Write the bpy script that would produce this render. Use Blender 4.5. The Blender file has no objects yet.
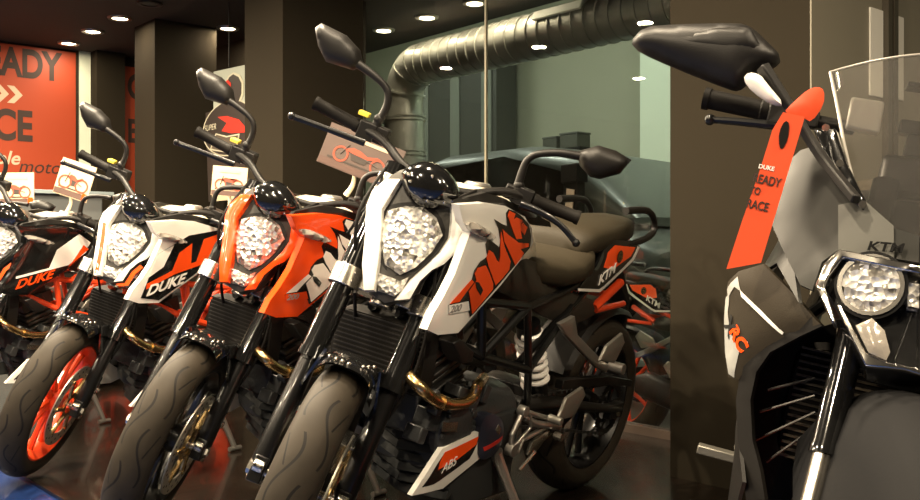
import bpy, bmesh, math, random
from mathutils import Vector, Matrix, geometry
from mathutils.bvhtree import BVHTree
random.seed(7)
R = math.radians
V = Vector
COL = bpy.context.scene.collection

# ------------------------------------------------------------------ materials
MATS = {}
def mat(name, col, rough=.5, metal=0., coat=0., bump=0., bscale=60., var=0., vscale=8., emit=0., trans=0., ior=1.45, spec=.5, aniso=None, bd=.002):
    if name in MATS: return MATS[name]
    m = bpy.data.materials.new(name); m.use_nodes = True
    nt = m.node_tree; N = nt.nodes; b = N['Principled BSDF']
    c = (col[0], col[1], col[2], 1)
    b.inputs['Base Color'].default_value = c
    b.inputs['Roughness'].default_value = rough
    b.inputs['Metallic'].default_value = metal
    b.inputs['Coat Weight'].default_value = coat
    b.inputs['Coat Roughness'].default_value = .06
    b.inputs['IOR'].default_value = ior
    b.inputs['Specular IOR Level'].default_value = spec
    b.inputs['Transmission Weight'].default_value = trans
    if emit:
        b.inputs['Emission Color'].default_value = c; b.inputs['Emission Strength'].default_value = emit
    tc = N.new('ShaderNodeTexCoord')
    if var:
        n = N.new('ShaderNodeTexNoise'); n.inputs['Scale'].default_value = vscale; n.inputs['Detail'].default_value = 5
        nt.links.new(tc.outputs['Object'], n.inputs['Vector'])
        mx = N.new('ShaderNodeMix'); mx.data_type = 'RGBA'
        mx.inputs[6].default_value = tuple(x * (1 - var) for x in col) + (1,)
        mx.inputs[7].default_value = tuple(min(1, x * (1 + var)) for x in col) + (1,)
        nt.links.new(n.outputs['Fac'], mx.inputs[0]); nt.links.new(mx.outputs[2], b.inputs['Base Color'])
    if bump:
        n = N.new('ShaderNodeTexNoise'); n.inputs['Scale'].default_value = bscale; n.inputs['Detail'].default_value = 3
        nt.links.new(tc.outputs['Object'], n.inputs['Vector'])
        bp = N.new('ShaderNodeBump'); bp.inputs['Strength'].default_value = bump; bp.inputs['Distance'].default_value = bd
        nt.links.new(n.outputs['Fac'], bp.inputs['Height']); nt.links.new(bp.outputs['Normal'], b.inputs['Normal'])
    MATS[name] = m; return m

def facet_mat(name, col, scale=45., metal=.9):
    """mirror-like reflector broken into facets, as behind a headlight glass"""
    m = mat(name, col, .12, metal, coat=.6)
    nt = m.node_tree; N = nt.nodes; b = N['Principled BSDF']
    tc = N.new('ShaderNodeTexCoord'); v = N.new('ShaderNodeTexVoronoi'); v.inputs['Scale'].default_value = scale
    nt.links.new(tc.outputs['Object'], v.inputs['Vector'])
    bp = N.new('ShaderNodeBump'); bp.inputs['Strength'].default_value = 1; bp.inputs['Distance'].default_value = .012
    nt.links.new(v.outputs['Distance'], bp.inputs['Height']); nt.links.new(bp.outputs['Normal'], b.inputs['Normal'])
    mx = N.new('ShaderNodeMix'); mx.data_type = 'RGBA'
    mx.inputs[6].default_value = (col[0]*.22, col[1]*.21, col[2]*.19, 1); mx.inputs[7].default_value = (*col, 1)  # dark and bright reflections painted into the facet colour
    rp = N.new('ShaderNodeValToRGB'); rp.color_ramp.elements[0].position = .15; rp.color_ramp.elements[1].position = .45
    nt.links.new(v.outputs['Color'], rp.inputs[0]); nt.links.new(rp.outputs[0], mx.inputs[0]); nt.links.new(mx.outputs[2], b.inputs['Base Color'])
    return m

def tyre_mat():
    m = mat('tyre_rubber', (.085, .076, .064), .6, spec=.16)
    nt = m.node_tree; N = nt.nodes; b = N['Principled BSDF']; L = nt.links
    uv = N.new('ShaderNodeUVMap'); uv.uv_map = 'UVMap'
    sx = N.new('ShaderNodeSeparateXYZ'); L.new(uv.outputs[0], sx.inputs[0])
    def M(op, a, c=None):
        n = N.new('ShaderNodeMath'); n.operation = op
        for i, q in enumerate((a, c)):
            if q is None: continue
            if isinstance(q, (int, float)): n.inputs[i].default_value = q
            else: L.new(q, n.inputs[i])
        return n.outputs[0]
    u, v = sx.outputs[0], sx.outputs[1]           # u around (0..1), v across (-1..1)
    side = M('SIGN', v); av = M('ABSOLUTE', v)
    ph = M('ADD', M('MULTIPLY', u, 9), M('MULTIPLY', side, .25))
    f = M('FRACT', ph)
    c = M('ADD', .36, M('MULTIPLY', .26, M('SINE', M('MULTIPLY', f, 6.2832))))
    d = M('ABSOLUTE', M('SUBTRACT', av, c))
    g = M('LESS_THAN', d, .045)
    cut = M('MULTIPLY', M('GREATER_THAN', f, .12), M('LESS_THAN', f, .93))
    f2 = M('FRACT', M('ADD', ph, .45))
    c2 = M('ADD', .45, M('MULTIPLY', f2, .9))
    g2 = M('MULTIPLY', M('LESS_THAN', M('ABSOLUTE', M('SUBTRACT', av, c2)), .03), M('LESS_THAN', f2, .35))
    gr = M('MAXIMUM', M('MULTIPLY', g, cut), g2)
    seam = M('LESS_THAN', M('ABSOLUTE', M('SUBTRACT', av, .93)), .012)
    mx = N.new('ShaderNodeMix'); mx.data_type = 'RGBA'
    ns = N.new('ShaderNodeTexNoise'); ns.inputs['Scale'].default_value = 14
    tc = N.new('ShaderNodeTexCoord'); L.new(tc.outputs['Object'], ns.inputs['Vector'])
    m0 = N.new('ShaderNodeMix'); m0.data_type = 'RGBA'; m0.inputs[6].default_value = (.017, .014, .010, 1); m0.inputs[7].default_value = (.036, .029, .021, 1)
    L.new(ns.outputs['Fac'], m0.inputs[0])
    L.new(gr, mx.inputs[0]); L.new(m0.outputs[2], mx.inputs[6]); mx.inputs[7].default_value = (.008, .007, .006, 1)
    L.new(mx.outputs[2], b.inputs['Base Color'])
    bp = N.new('ShaderNodeBump'); bp.inputs['Strength'].default_value = .6; bp.inputs['Distance'].default_value = .003
    h = M('ADD', M('MULTIPLY', gr, -1), seam); L.new(h, bp.inputs['Height']); L.new(bp.outputs['Normal'], b.inputs['Normal'])
    return m

# ------------------------------------------------------------------ mesh builder
class MB:
    """collects shapes and links them as one mesh object"""
    def __init__(s): s.v = []; s.f = []; s.uv = {}; s.m = []; s.cur = 0
    def add(s, vs, fs, uvs=None):
        o = len(s.v); s.v += [V(p) for p in vs]
        for i, f in enumerate(fs):
            s.f.append([k + o for k in f]); s.m.append(s.cur)
            if uvs: s.uv[len(s.f) - 1] = uvs[i]
        return s
    def box(s, c, size, rot=(0, 0, 0), taper=1.):
        from mathutils import Euler
        e = Euler(rot).to_matrix(); x, y, z = [q / 2 for q in size]; c = V(c)
        vs = []
        for k in (-1, 1):
            t = taper if k == 1 else 1
            for (i, j) in ((-1, -1), (1, -1), (1, 1), (-1, 1)): vs.append(c + e @ V((i * x * t, j * y * t, k * z)))
        return s.add(vs, [(0, 3, 2, 1), (4, 5, 6, 7), (0, 1, 5, 4), (1, 2, 6, 5), (2, 3, 7, 6), (3, 0, 4, 7)])
    def tube(s, pts, r, seg=12, smooth=True, flat=1., sub=4):
        pts = [V(p) for p in pts]
        rs = r if isinstance(r, (list, tuple)) else [r] * len(pts)
        if smooth and len(pts) > 2:
            P = []; Q = []
            n = len(pts)
            for i in range(n - 1):
                a, b, c, d = pts[max(i - 1, 0)], pts[i], pts[i + 1], pts[min(i + 2, n - 1)]
                for k in range(sub):
                    t = k / sub
                    P.append(.5 * ((2 * b) + (c - a) * t + (2 * a - 5 * b + 4 * c - d) * t * t + (3 * b - a - 3 * c + d) * t ** 3))
                    Q.append(rs[i] * (1 - t) + rs[i + 1] * t)
            P.append(pts[-1]); Q.append(rs[-1]); pts, rs = P, Q
        vs = []; fs = []
        t0 = (pts[1] - pts[0]).normalized()
        up = V((0, 0, 1)) if abs(t0.z) < .9 else V((1, 0, 0))
        nx = t0.cross(up).normalized()
        for i, p in enumerate(pts):
            t = (pts[min(i + 1, len(pts) - 1)] - pts[max(i - 1, 0)]).normalized()
            nx = (nx - t * nx.dot(t)).normalized(); ny = t.cross(nx)
            for k in range(seg):
                a = 2 * math.pi * k / seg
                vs.append(p + (nx * math.cos(a) + ny * math.sin(a) * flat) * rs[i])
        for i in range(len(pts) - 1):
            for k in range(seg):
                a = i * seg + k; b = i * seg + (k + 1) % seg
                fs.append((a, b, b + seg, a + seg))
        fs.append(tuple(range(seg))[::-1]); fs.append(tuple(range(len(vs) - seg, len(vs))))
        return s.add(vs, fs)
    def cyl(s, a, b, r, seg=20, r2=None):
        return s.tube([a, b], [r, r if r2 is None else r2], seg, smooth=False)
    def rev(s, prof, c, ax='y', seg=48, a0=0, a1=360, close=False, uv=False):
        """profile [(axial, radius)] turned about an axis"""
        c = V(c); full = abs(a1 - a0) >= 360; n = seg if full else seg + 1
        vs = []; fs = []; us = []
        for k in range(n):
            a = R(a0 + (a1 - a0) * k / seg)
            for (t, r) in prof:
                q = {'y': V((r * math.cos(a), t, r * math.sin(a))), 'x': V((t, r * math.cos(a), r * math.sin(a))), 'z': V((r * math.cos(a), r * math.sin(a), t))}[ax]
                vs.append(c + q)
        m = len(prof); w = max(abs(t) for t, r in prof) or 1
        for k in range(seg):
            for j in range(m - 1 if not close else m):
                j2 = (j + 1) % m
                a = k * m + j; b = k * m + j2; a2 = ((k + 1) % n) * m + j; b2 = ((k + 1) % n) * m + j2
                fs.append((a, b, b2, a2))
                def vv(i): return (i - (m - 1) / 2) / ((m - 1) / 2) * 1.5
                us.append([(k / seg, vv(j)), (k / seg, vv(j2)), ((k + 1) / seg, vv(j2)), ((k + 1) / seg, vv(j))])
        return s.add(vs, fs, us if uv else None)
    def ball(s, c, r, sc=(1, 1, 1), seg=16):
        vs = []; fs = []; c = V(c); n = seg // 2
        for i in range(n + 1):
            t = math.pi * i / n
            for k in range(seg):
                a = 2 * math.pi * k / seg
                vs.append(c + V((r * sc[0] * math.sin(t) * math.cos(a), r * sc[1] * math.sin(t) * math.sin(a), r * sc[2] * math.cos(t))))
        for i in range(n):
            for k in range(seg):
                a = i * seg + k; b = i * seg + (k + 1) % seg
                fs.append((a, a + seg, b + seg, b))
        return s.add(vs, fs)
    def plate(s, pts, ext):
        """outline extruded by a vector"""
        pts = [V(p) for p in pts]; e = V(ext); n = len(pts)
        tri = geometry.tessellate_polygon([pts])
        fs = [tuple(t) for t in tri] + [tuple(i + n for i in t)[::-1] for t in tri] + [(i, (i + 1) % n, (i + 1) % n + n, i + n) for i in range(n)]
        return s.add(pts + [p + e for p in pts], fs)
    def sections(s, secs, seg=24, ex=2.6):
        """secs: (x, yc, half width, z bottom, z top) superellipse sections along x"""
        vs = []; fs = []
        for (x, yc, w, z0, z1) in secs:
            h = (z1 - z0) / 2; zc = (z0 + z1) / 2
            for k in range(seg):
                a = 2 * math.pi * k / seg; ca, sa = math.cos(a), math.sin(a)
                vs.append(V((x, yc + w * math.copysign(abs(ca) ** (2 / ex), ca), zc + h * math.copysign(abs(sa) ** (2 / ex), sa))))
        for i in range(len(secs) - 1):
            for k in range(seg):
                a = i * seg + k; b = i * seg + (k + 1) % seg
                fs.append((a, b, b + seg, a + seg))
        fs.append(tuple(range(seg))[::-1]); fs.append(tuple(range(len(vs) - seg, len(vs))))
        return s.add(vs, fs)
    def panel(s, outline, bulge=0., thick=.004, sp=.02, hint=(0, 1, 0), drape=None, off=.0012, rnd=0):
        pts = [V(p) for p in outline]
        for _ in range(rnd):
            q = []
            for i in range(len(pts)):
                a, b = pts[i], pts[(i + 1) % len(pts)]; q += [a * .75 + b * .25, a * .25 + b * .75]
            pts = q
        c = sum(pts, V()) / len(pts); n = V()
        for i in range(len(pts)): n += (pts[i] - c).cross(pts[(i + 1) % len(pts)] - c)
        n.normalize()
        if n.dot(V(hint)) < 0: n = -n
        u = (V((0, 0, 1)) if abs(n.z) < .9 else V((1, 0, 0))).cross(n).normalized(); w = n.cross(u)
        p2 = []; src = []
        for i in range(len(pts)):
            a, b = pts[i], pts[(i + 1) % len(pts)]; k = max(1, int((b - a).length / sp))
            for j in range(k): src.append(a.lerp(b, j / k))
        p2 = [V(((p - c).dot(u), (p - c).dot(w))) for p in src]; hh = [(p - c).dot(n) for p in src]
        m = len(p2)
        def inside(x, y):
            r = False
            for i in range(m):
                a, b = p2[i], p2[i - 1]
                if (a.y > y) != (b.y > y) and x < (b.x - a.x) * (y - a.y) / (b.y - a.y) + a.x: r = not r
            return r
        def dist(x, y):
            d = 9
            for i in range(m):
                a, b = p2[i], p2[i - 1]; e = b - a; L = e.length_squared
                t = 0 if L == 0 else max(0, min(1, ((x - a.x) * e.x + (y - a.y) * e.y) / L))
                q = a + e * t; d = min(d, math.hypot(q.x - x, q.y - y))
            return d
        xs = [q.x for q in p2]; ys = [q.y for q in p2]; ins = []
        y = min(ys) + sp / 2; row = 0
        while y < max(ys):
            x = min(xs) + sp / 2 + (row % 2) * sp / 2
            while x < max(xs):
                if inside(x, y) and dist(x, y) > .45 * sp: ins.append(V((x, y)))
                x += sp
            y += sp * .87; row += 1
        allp = p2 + ins
        vo, eo, fo, ov, oe, of = geometry.delaunay_2d_cdt(allp, [(i, (i + 1) % m) for i in range(m)], [], 1, 1e-6)
        D = max([dist(q.x, q.y) for q in vo] + [1e-6])
        front = []
        for q in vo:
            ws = 0; h = 0
            for p, k in zip(p2, hh):
                g = 1 / ((p - q).length_squared + 1e-7); ws += g; h += g * k
            h /= ws
            if bulge:
                t = min(1, dist(q.x, q.y) / D); h += bulge * math.sqrt(max(0, 1 - (1 - t) ** 2))
            P = c + u * q.x + w * q.y + n * h
            if drape:
                hit = drape.ray_cast(P + n * .15, -n, .4)
                if hit[0] is not None: P = hit[0] + n * off
            front.append(P)
        k = len(front)
        fs = []; cnt = {}
        for f in fo:
            a, b, d = [vo[i] for i in f[:3]]
            ar = (b.x - a.x) * (d.y - a.y) - (b.y - a.y) * (d.x - a.x)
            f = list(f) if ar > 0 else list(f)[::-1]
            fs.append(tuple(f))
            for i in range(len(f)):
                e = (f[i], f[(i + 1) % len(f)]); cnt[e] = 1
        rim = [e for e in cnt if (e[1], e[0]) not in cnt]
        back = [tuple(i + k for i in f)[::-1] for f in fs]
        sides = [(a, a + k, b + k, b) for a, b in rim]
        return s.add(front + [p - n * thick for p in front], fs + back + sides)
    def mirror(s):
        n = len(s.v); s.v += [V((p.x, -p.y, p.z)) for p in s.v]
        k = len(s.f)
        for i in range(k):
            s.f.append([j + n for j in s.f[i]][::-1]); s.m.append(s.m[i])
        return s
    def flip(s):
        s.v = [V((p.x, -p.y, p.z)) for p in s.v]; s.f = [f[::-1] for f in s.f]
        return s
    def bvh(s): return BVHTree.FromPolygons([tuple(p) for p in s.v], s.f)
    def build(s, name, mats, parent=None, xf=None, bevel=0., angle=35, sub=0, label=None):
        me = bpy.data.meshes.new(name)
        vs = [xf(p) for p in s.v] if xf else s.v
        me.from_pydata([tuple(p) for p in vs], [], s.f)
        if s.uv:
            ul = me.uv_layers.new(name='UVMap')
            for p in me.polygons:
                q = s.uv.get(p.index)
                if q:
                    for li, c in zip(p.loop_indices, q): ul.data[li].uv = c
        if not isinstance(mats, (list, tuple)): mats = [mats]
        for m in mats: me.materials.append(m)
        for p in me.polygons: p.material_index = s.m[p.index]
        if not s.uv:
            bm = bmesh.new(); bm.from_mesh(me); bmesh.ops.recalc_face_normals(bm, faces=bm.faces); bm.to_mesh(me); bm.free()
        me.polygons.foreach_set('use_smooth', [True] * len(me.polygons))
        me.set_sharp_from_angle(angle=R(angle)); me.update()
        o = bpy.data.objects.new(name, me); COL.objects.link(o)
        if parent is not None: o.parent = parent
        if bevel:
            b = o.modifiers.new('bevel', 'BEVEL'); b.width = bevel; b.segments = 2; b.limit_method = 'ANGLE'; b.angle_limit = R(30)
            b.harden_normals = False
        if sub:
            q = o.modifiers.new('sub', 'SUBSURF'); q.levels = q.render_levels = sub
        if label: o['label'] = label
        return o

def text_mb(txt, size, origin, ux, uy, thick=.0006, shear=0., bold=0., align='LEFT', drape=None, sx=1., hint=None, off=.002):
    """lettering set from origin along ux with its height along uy"""
    cu = bpy.data.curves.new('t', 'FONT'); cu.body = txt; cu.size = 1; cu.shear = shear; cu.align_x = align; cu.offset = bold; cu.fill_mode = 'FRONT'
    ob = bpy.data.objects.new('t', cu); COL.objects.link(ob)
    dg = bpy.context.evaluated_depsgraph_get(); dg.update()
    me = bpy.data.meshes.new_from_object(ob.evaluated_get(dg))
    ux = V(ux).normalized(); uy = V(uy).normalized(); n = ux.cross(uy).normalized(); o = V(origin)
    vs = []
    for v in me.vertices:
        p = o + ux * v.co.x * size * sx + uy * v.co.y * size
        if drape:
            h = drape.ray_cast(p + n * .15, -n, .4)
            if h[0] is not None: p = h[0] + n * off
        vs.append(p)
    fs = [tuple(p.vertices) for p in me.polygons]
    cnt = {}
    for f in fs:
        for i in range(len(f)): cnt[(f[i], f[(i + 1) % len(f)])] = 1
    rim = [e for e in cnt if (e[1], e[0]) not in cnt]; k = len(vs)
    mb = MB(); mb.add(vs + [p - n * thick for p in vs], fs + [tuple(i + k for i in f)[::-1] for f in fs] + [(a, a + k, b + k, b) for a, b in rim])
    bpy.data.objects.remove(ob); bpy.data.curves.remove(cu); bpy.data.meshes.remove(me)
    return mb

def tag(o, label=None, cat=None, group=None, kind=None):
    for k, v in (('label', label), ('category', cat), ('group', group), ('kind', kind)):
        if v: o[k] = v
    return o
def empty(name, loc=(0, 0, 0), rot=(0, 0, 0)):
    o = bpy.data.objects.new(name, None); COL.objects.link(o); o.location = loc; o.rotation_euler = rot; o.empty_display_size = .1
    return o

# ------------------------------------------------------------------ palette
black_gloss = mat('gloss_black', (.006, .006, .006), .12, coat=1)
black_satin = mat('satin_black', (.007, .006, .005), .48, spec=.4, bump=.1, bscale=400)
black_matte = mat('matte_black_plastic', (.008, .007, .006), .6, spec=.15, bump=.2, bscale=500, bd=.0005)
black_metal = mat('black_metal', (.007, .007, .007), .3, metal=.3, coat=.3)
white_paint = mat('white_paint', (.86, .84, .78), .22, coat=.8)
orange_paint = mat('orange_paint', (.86, .075, .006), .25, coat=.8)
orange_frame = mat('orange_frame_paint', (.62, .05, .008), .4, coat=.2)
cream_paint = mat('cream_tank_paint', (.72, .66, .52), .25, coat=.8)
grey_mask = mat('dark_grey_plastic', (.040, .037, .031), .45, bump=.1, bscale=300)
silver = mat('silver_metal', (.72, .68, .60), .25, metal=1., bump=.2, bscale=50)
alloy = mat('cast_alloy', (.36, .34, .31), .32, metal=.85, bump=.3, bscale=120)
dark_alloy = mat('dark_cast_alloy', (.05, .048, .045), .42, metal=.6, bump=.5, bscale=90)
engine_grey = mat('engine_grey', (.040, .042, .043), .4, metal=.3, bump=.4, bscale=120)
case_blue = mat('blue_black_case', (.03, .033, .052), .42, metal=.2, bump=.2, bscale=200)
gold_pipe = mat('golden_header', (.60, .42, .19), .26, metal=1., var=.3, vscale=25)
seat_vinyl = mat('seat_vinyl', (.026, .021, .013), .58, spec=.18, bump=.5, bscale=350, bd=.001)
tyre_rubber = tyre_mat()
chrome = mat('chrome', (.9, .88, .83), .08, metal=1.)
disc_steel = mat('disc_steel', (.72, .68, .58), .38, metal=.9)
lens_reflector = facet_mat('headlight_reflector', (.98, .96, .90), 75., .6)
lens_small = facet_mat('marker_reflector', (.75, .73, .68), 90., .5)
clear_lens = mat('smoked_clear_plastic', (.35, .32, .28), .12, coat=1, metal=.3, bump=.5, bscale=80)
spring_white = mat('white_spring', (.85, .83, .78), .3, coat=.4)
pan_grey = mat('belly_pan_plastic', (.030, .032, .032), .5, spec=.25, bump=.2, bscale=300)
red_paint = mat('red_paint', (.55, .03, .02), .3, coat=.5)
grey_ink = mat('grey_ink', (.25, .24, .22), .5)
peg_grey = mat('grey_peg_alloy', (.20, .19, .165), .45, metal=.7, bump=.3, bscale=200)
yellow_sticker = mat('yellow_sticker', (.9, .7, .08), .5)
TR={
 'mask_r':[(1.165,-0.100,0.977),(1.170,-0.069,0.991),(1.180,-0.074,0.957),(1.194,-0.080,0.914),(1.217,-0.059,0.864),(1.241,-0.038,0.807),(1.264,-0.022,0.749),(1.264,-0.042,0.740),(1.241,-0.070,0.788),(1.213,-0.092,0.849),(1.183,-0.117,0.904),(1.170,-0.119,0.941)],
 'mask_l':[(1.176,0.071,0.991),(1.177,0.111,0.961),(1.190,0.121,0.914),(1.200,0.115,0.890),(1.216,0.101,0.857),(1.228,0.081,0.836),(1.242,0.066,0.805),(1.258,0.061,0.761),(1.266,0.034,0.748),(1.246,0.048,0.802),(1.226,0.071,0.849),(1.213,0.084,0.879),(1.199,0.090,0.915),(1.189,0.080,0.949),(1.180,0.065,0.982)],
 'mask_body':[(1.133,-0.103,0.973),(1.130,-0.081,1.004),(1.129,-0.040,1.034),(1.131,0.018,1.042),(1.137,0.062,1.015),(1.148,0.108,0.955),(1.171,0.112,0.884),(1.200,0.076,0.828),(1.230,0.055,0.754),(1.242,0.012,0.725),(1.236,-0.034,0.732),(1.209,-0.067,0.788),(1.153,-0.117,0.900)],
 'lens':[(1.185,-0.068,0.915),(1.183,-0.033,0.940),(1.182,0.007,0.954),(1.185,0.043,0.943),(1.191,0.072,0.913),(1.207,0.064,0.872),(1.226,0.044,0.826),(1.236,0.018,0.799),(1.232,-0.022,0.805),(1.218,-0.044,0.835),(1.198,-0.064,0.880)],
 'bezel':[(1.172,-0.080,0.918),(1.172,-0.039,0.947),(1.171,0.007,0.963),(1.173,0.047,0.953),(1.181,0.081,0.915),(1.199,0.074,0.868),(1.219,0.052,0.819),(1.232,0.021,0.789),(1.226,-0.029,0.795),(1.210,-0.053,0.830),(1.187,-0.076,0.879)],
 'poslight':[(1.236,-0.032,0.783),(1.239,0.024,0.786),(1.233,0.039,0.801),(1.244,0.036,0.769),(1.251,0.025,0.751),(1.251,-0.013,0.747)],
 'screen':[(1.164,-0.073,0.998),(1.158,-0.068,1.020),(1.154,-0.042,1.047),(1.155,-0.011,1.057),(1.158,0.027,1.050),(1.163,0.062,1.028),(1.169,0.076,1.002),(1.180,0.061,0.980),(1.188,0.039,0.964),(1.191,0.000,0.955),(1.184,-0.041,0.962)],
 'gripR':[(0.940,-0.363,1.052),(0.940,-0.249,1.042)],
 'gripL':[(0.940,0.364,1.044),(0.940,0.245,1.040)],
 'leverR':[(0.985,-0.396,1.004),(0.985,-0.295,1.009),(0.985,-0.202,1.013)],
 'leverL':[(0.985,0.378,0.989),(0.985,0.324,1.015),(0.985,0.265,1.025),(0.985,0.212,1.024)],
 'mirR':[(0.930,-0.432,1.224),(0.930,-0.422,1.241),(0.930,-0.355,1.237),(0.930,-0.309,1.216),(0.930,-0.288,1.183),(0.930,-0.307,1.164),(0.930,-0.376,1.157),(0.930,-0.409,1.186)],
 'stalkR':[(0.950,-0.295,1.184),(0.950,-0.254,1.175),(0.950,-0.219,1.163),(0.950,-0.198,1.145),(0.950,-0.190,1.111),(0.950,-0.196,1.065)],
 'mirL':[(0.930,0.293,1.194),(0.930,0.337,1.229),(0.930,0.383,1.234),(0.930,0.426,1.228),(0.930,0.413,1.185),(0.930,0.373,1.154),(0.930,0.348,1.149),(0.930,0.314,1.165)],
 'stalkL':[(0.950,0.302,1.188),(0.950,0.254,1.176),(0.950,0.209,1.155),(0.950,0.190,1.136),(0.950,0.185,1.109),(0.950,0.192,1.050)],
 'mcyl':[(0.960,-0.234,1.061),(0.960,-0.158,1.062),(0.960,-0.157,1.020),(0.960,-0.228,1.020)],
 'shroud':[(1.118,0.195,0.875),(1.107,0.194,0.901),(1.149,0.199,0.926),(1.180,0.203,0.964),(1.051,0.187,0.971),(0.948,0.175,0.966),(0.823,0.160,0.940),(0.769,0.153,0.911),(0.744,0.150,0.872),(0.800,0.157,0.833),(0.904,0.170,0.766),(1.018,0.183,0.704),(1.089,0.192,0.665),(1.184,0.203,0.670),(1.237,0.209,0.687),(1.218,0.207,0.723),(1.184,0.203,0.759),(1.149,0.199,0.807)],
 'g_black':[(1.163,0.201,0.735),(1.111,0.194,0.763),(1.070,0.189,0.787),(1.064,0.189,0.813),(1.040,0.186,0.833),(1.008,0.182,0.844),(1.028,0.184,0.874),(1.018,0.183,0.888),(0.951,0.175,0.865),(0.951,0.175,0.882),(0.973,0.178,0.912),(1.002,0.181,0.934),(0.955,0.175,0.922),(0.925,0.172,0.917),(0.942,0.174,0.949),(0.929,0.172,0.959),(0.887,0.167,0.953),(0.848,0.163,0.942),(0.797,0.157,0.922),(0.770,0.153,0.890),(0.764,0.153,0.859),(0.817,0.159,0.830),(0.922,0.172,0.767),(1.024,0.184,0.708),(1.046,0.187,0.699),(1.063,0.189,0.720)],
 'g_D':[(1.078,0.190,0.764),(1.047,0.187,0.788),(1.061,0.188,0.804),(1.050,0.187,0.818),(1.012,0.182,0.823),(0.985,0.179,0.803),(0.955,0.176,0.776),(0.950,0.175,0.761),(1.000,0.181,0.729),(1.040,0.186,0.706),(1.064,0.189,0.745)],
 'g_Dh':[(1.056,0.188,0.786),(1.036,0.185,0.783),(1.007,0.182,0.763),(1.015,0.183,0.750),(1.044,0.186,0.769)],
 'g_d0':[(1.159,0.200,0.740),(1.073,0.190,0.792),(1.058,0.188,0.785),(1.088,0.192,0.764),(1.115,0.195,0.742)],
 'g_U':[(1.006,0.182,0.860),(1.015,0.183,0.842),(0.997,0.181,0.821),(0.939,0.174,0.770),(0.907,0.170,0.786),(0.876,0.166,0.806),(0.876,0.166,0.828),(0.925,0.172,0.866),(0.957,0.176,0.904),(0.950,0.175,0.871),(0.941,0.174,0.842),(0.941,0.174,0.828),(0.956,0.176,0.833),(0.983,0.179,0.853)],
 'g_K':[(0.952,0.175,0.910),(0.931,0.173,0.879),(0.842,0.162,0.816),(0.818,0.159,0.830),(0.801,0.157,0.847),(0.829,0.160,0.858),(0.778,0.154,0.863),(0.781,0.155,0.872),(0.847,0.163,0.875),(0.872,0.166,0.883),(0.915,0.171,0.896)],
 'g_E':[(0.931,0.173,0.941),(0.926,0.172,0.955),(0.890,0.168,0.948),(0.896,0.169,0.934),(0.881,0.167,0.939),(0.842,0.162,0.932),(0.851,0.163,0.917),(0.837,0.161,0.925),(0.806,0.158,0.914),(0.819,0.159,0.894),(0.847,0.163,0.907),(0.830,0.161,0.885),(0.864,0.165,0.884),(0.899,0.169,0.912)],
 'g_box':[(1.162,0.200,0.737),(1.071,0.190,0.740),(1.057,0.188,0.717),(1.155,0.200,0.716)],
 'indic':[(1.142,0.208,0.925),(1.109,0.204,0.928),(1.050,0.197,0.914),(0.984,0.189,0.892),(1.003,0.191,0.884),(1.073,0.200,0.893),(1.122,0.206,0.907)],
 'trim':[(1.147,0.169,0.960),(1.132,0.167,0.971),(1.072,0.160,0.982),(1.004,0.151,0.992),(0.908,0.140,0.982),(0.788,0.126,0.959),(0.590,0.102,0.923),(0.577,0.100,0.908),(0.701,0.115,0.914),(0.777,0.124,0.930),(0.887,0.137,0.954),(0.993,0.150,0.960)],
 'tail':[(0.407,0.125,0.726),(0.261,0.125,0.714),(0.137,0.125,0.771),(0.050,0.125,0.812),(0.023,0.125,0.858),(0.061,0.125,0.877),(0.214,0.125,0.879),(0.277,0.125,0.848),(0.306,0.125,0.799),(0.368,0.125,0.758)],
 't_line':[(0.403,0.125,0.734),(0.269,0.125,0.727),(0.242,0.125,0.736),(0.145,0.125,0.784),(0.076,0.125,0.822),(0.047,0.125,0.861),(0.026,0.125,0.858),(0.058,0.125,0.814),(0.135,0.125,0.776),(0.232,0.125,0.728),(0.259,0.125,0.717),(0.401,0.125,0.726)],
 't_orange':[(0.215,0.125,0.864),(0.068,0.125,0.858),(0.094,0.125,0.829),(0.207,0.125,0.788),(0.271,0.125,0.795),(0.255,0.125,0.842)],
 't_emb':[(0.177,0.125,0.829)],
 't_ktm':[(0.291,0.125,0.740),(0.196,0.125,0.779)],
 'undertail':[(0.920,0.110,0.815),(0.662,0.110,0.832),(0.575,0.110,0.746),(0.236,0.110,0.688),(0.201,0.110,0.648),(0.354,0.110,0.617),(0.499,0.110,0.635),(0.697,0.110,0.708),(0.820,0.110,0.740)],
 'grab':[(0.176,0.100,0.856),(0.065,0.100,0.870),(-0.027,0.100,0.887),(-0.073,0.100,0.911),(-0.068,0.100,0.942),(-0.024,0.100,0.971),(0.041,0.100,0.978),(0.163,0.100,0.971)],
 'abs':[(1.129,0.160,0.267),(1.032,0.160,0.365),(0.869,0.160,0.384),(0.865,0.160,0.331),(0.850,0.160,0.309),(1.002,0.160,0.258),(1.082,0.160,0.263)],
 'abs_b':[(1.094,0.160,0.281),(1.022,0.160,0.355),(0.879,0.160,0.372),(0.883,0.160,0.352),(0.896,0.160,0.333),(0.910,0.160,0.318),(1.048,0.160,0.280)],
 'abs_o':[(1.023,0.160,0.356),(0.881,0.160,0.372),(0.889,0.160,0.353),(0.966,0.160,0.328),(1.041,0.160,0.316),(1.038,0.160,0.333)],
 'abs_t':[(1.030,0.160,0.305),(0.965,0.160,0.319)],
 'cover':[(0.880,0.165,0.382),(0.880,0.165,0.413),(0.856,0.165,0.429),(0.806,0.165,0.419),(0.769,0.165,0.391),(0.760,0.165,0.343),(0.776,0.165,0.313),(0.830,0.165,0.301),(0.860,0.165,0.309),(0.879,0.165,0.345)],
 'cov_l':[(0.862,0.165,0.342),(0.774,0.165,0.358),(0.771,0.165,0.348),(0.855,0.165,0.331)],
 'cov_d':[(0.820,0.165,0.383),(0.809,0.165,0.395),(0.791,0.165,0.381),(0.801,0.165,0.366)],
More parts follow.
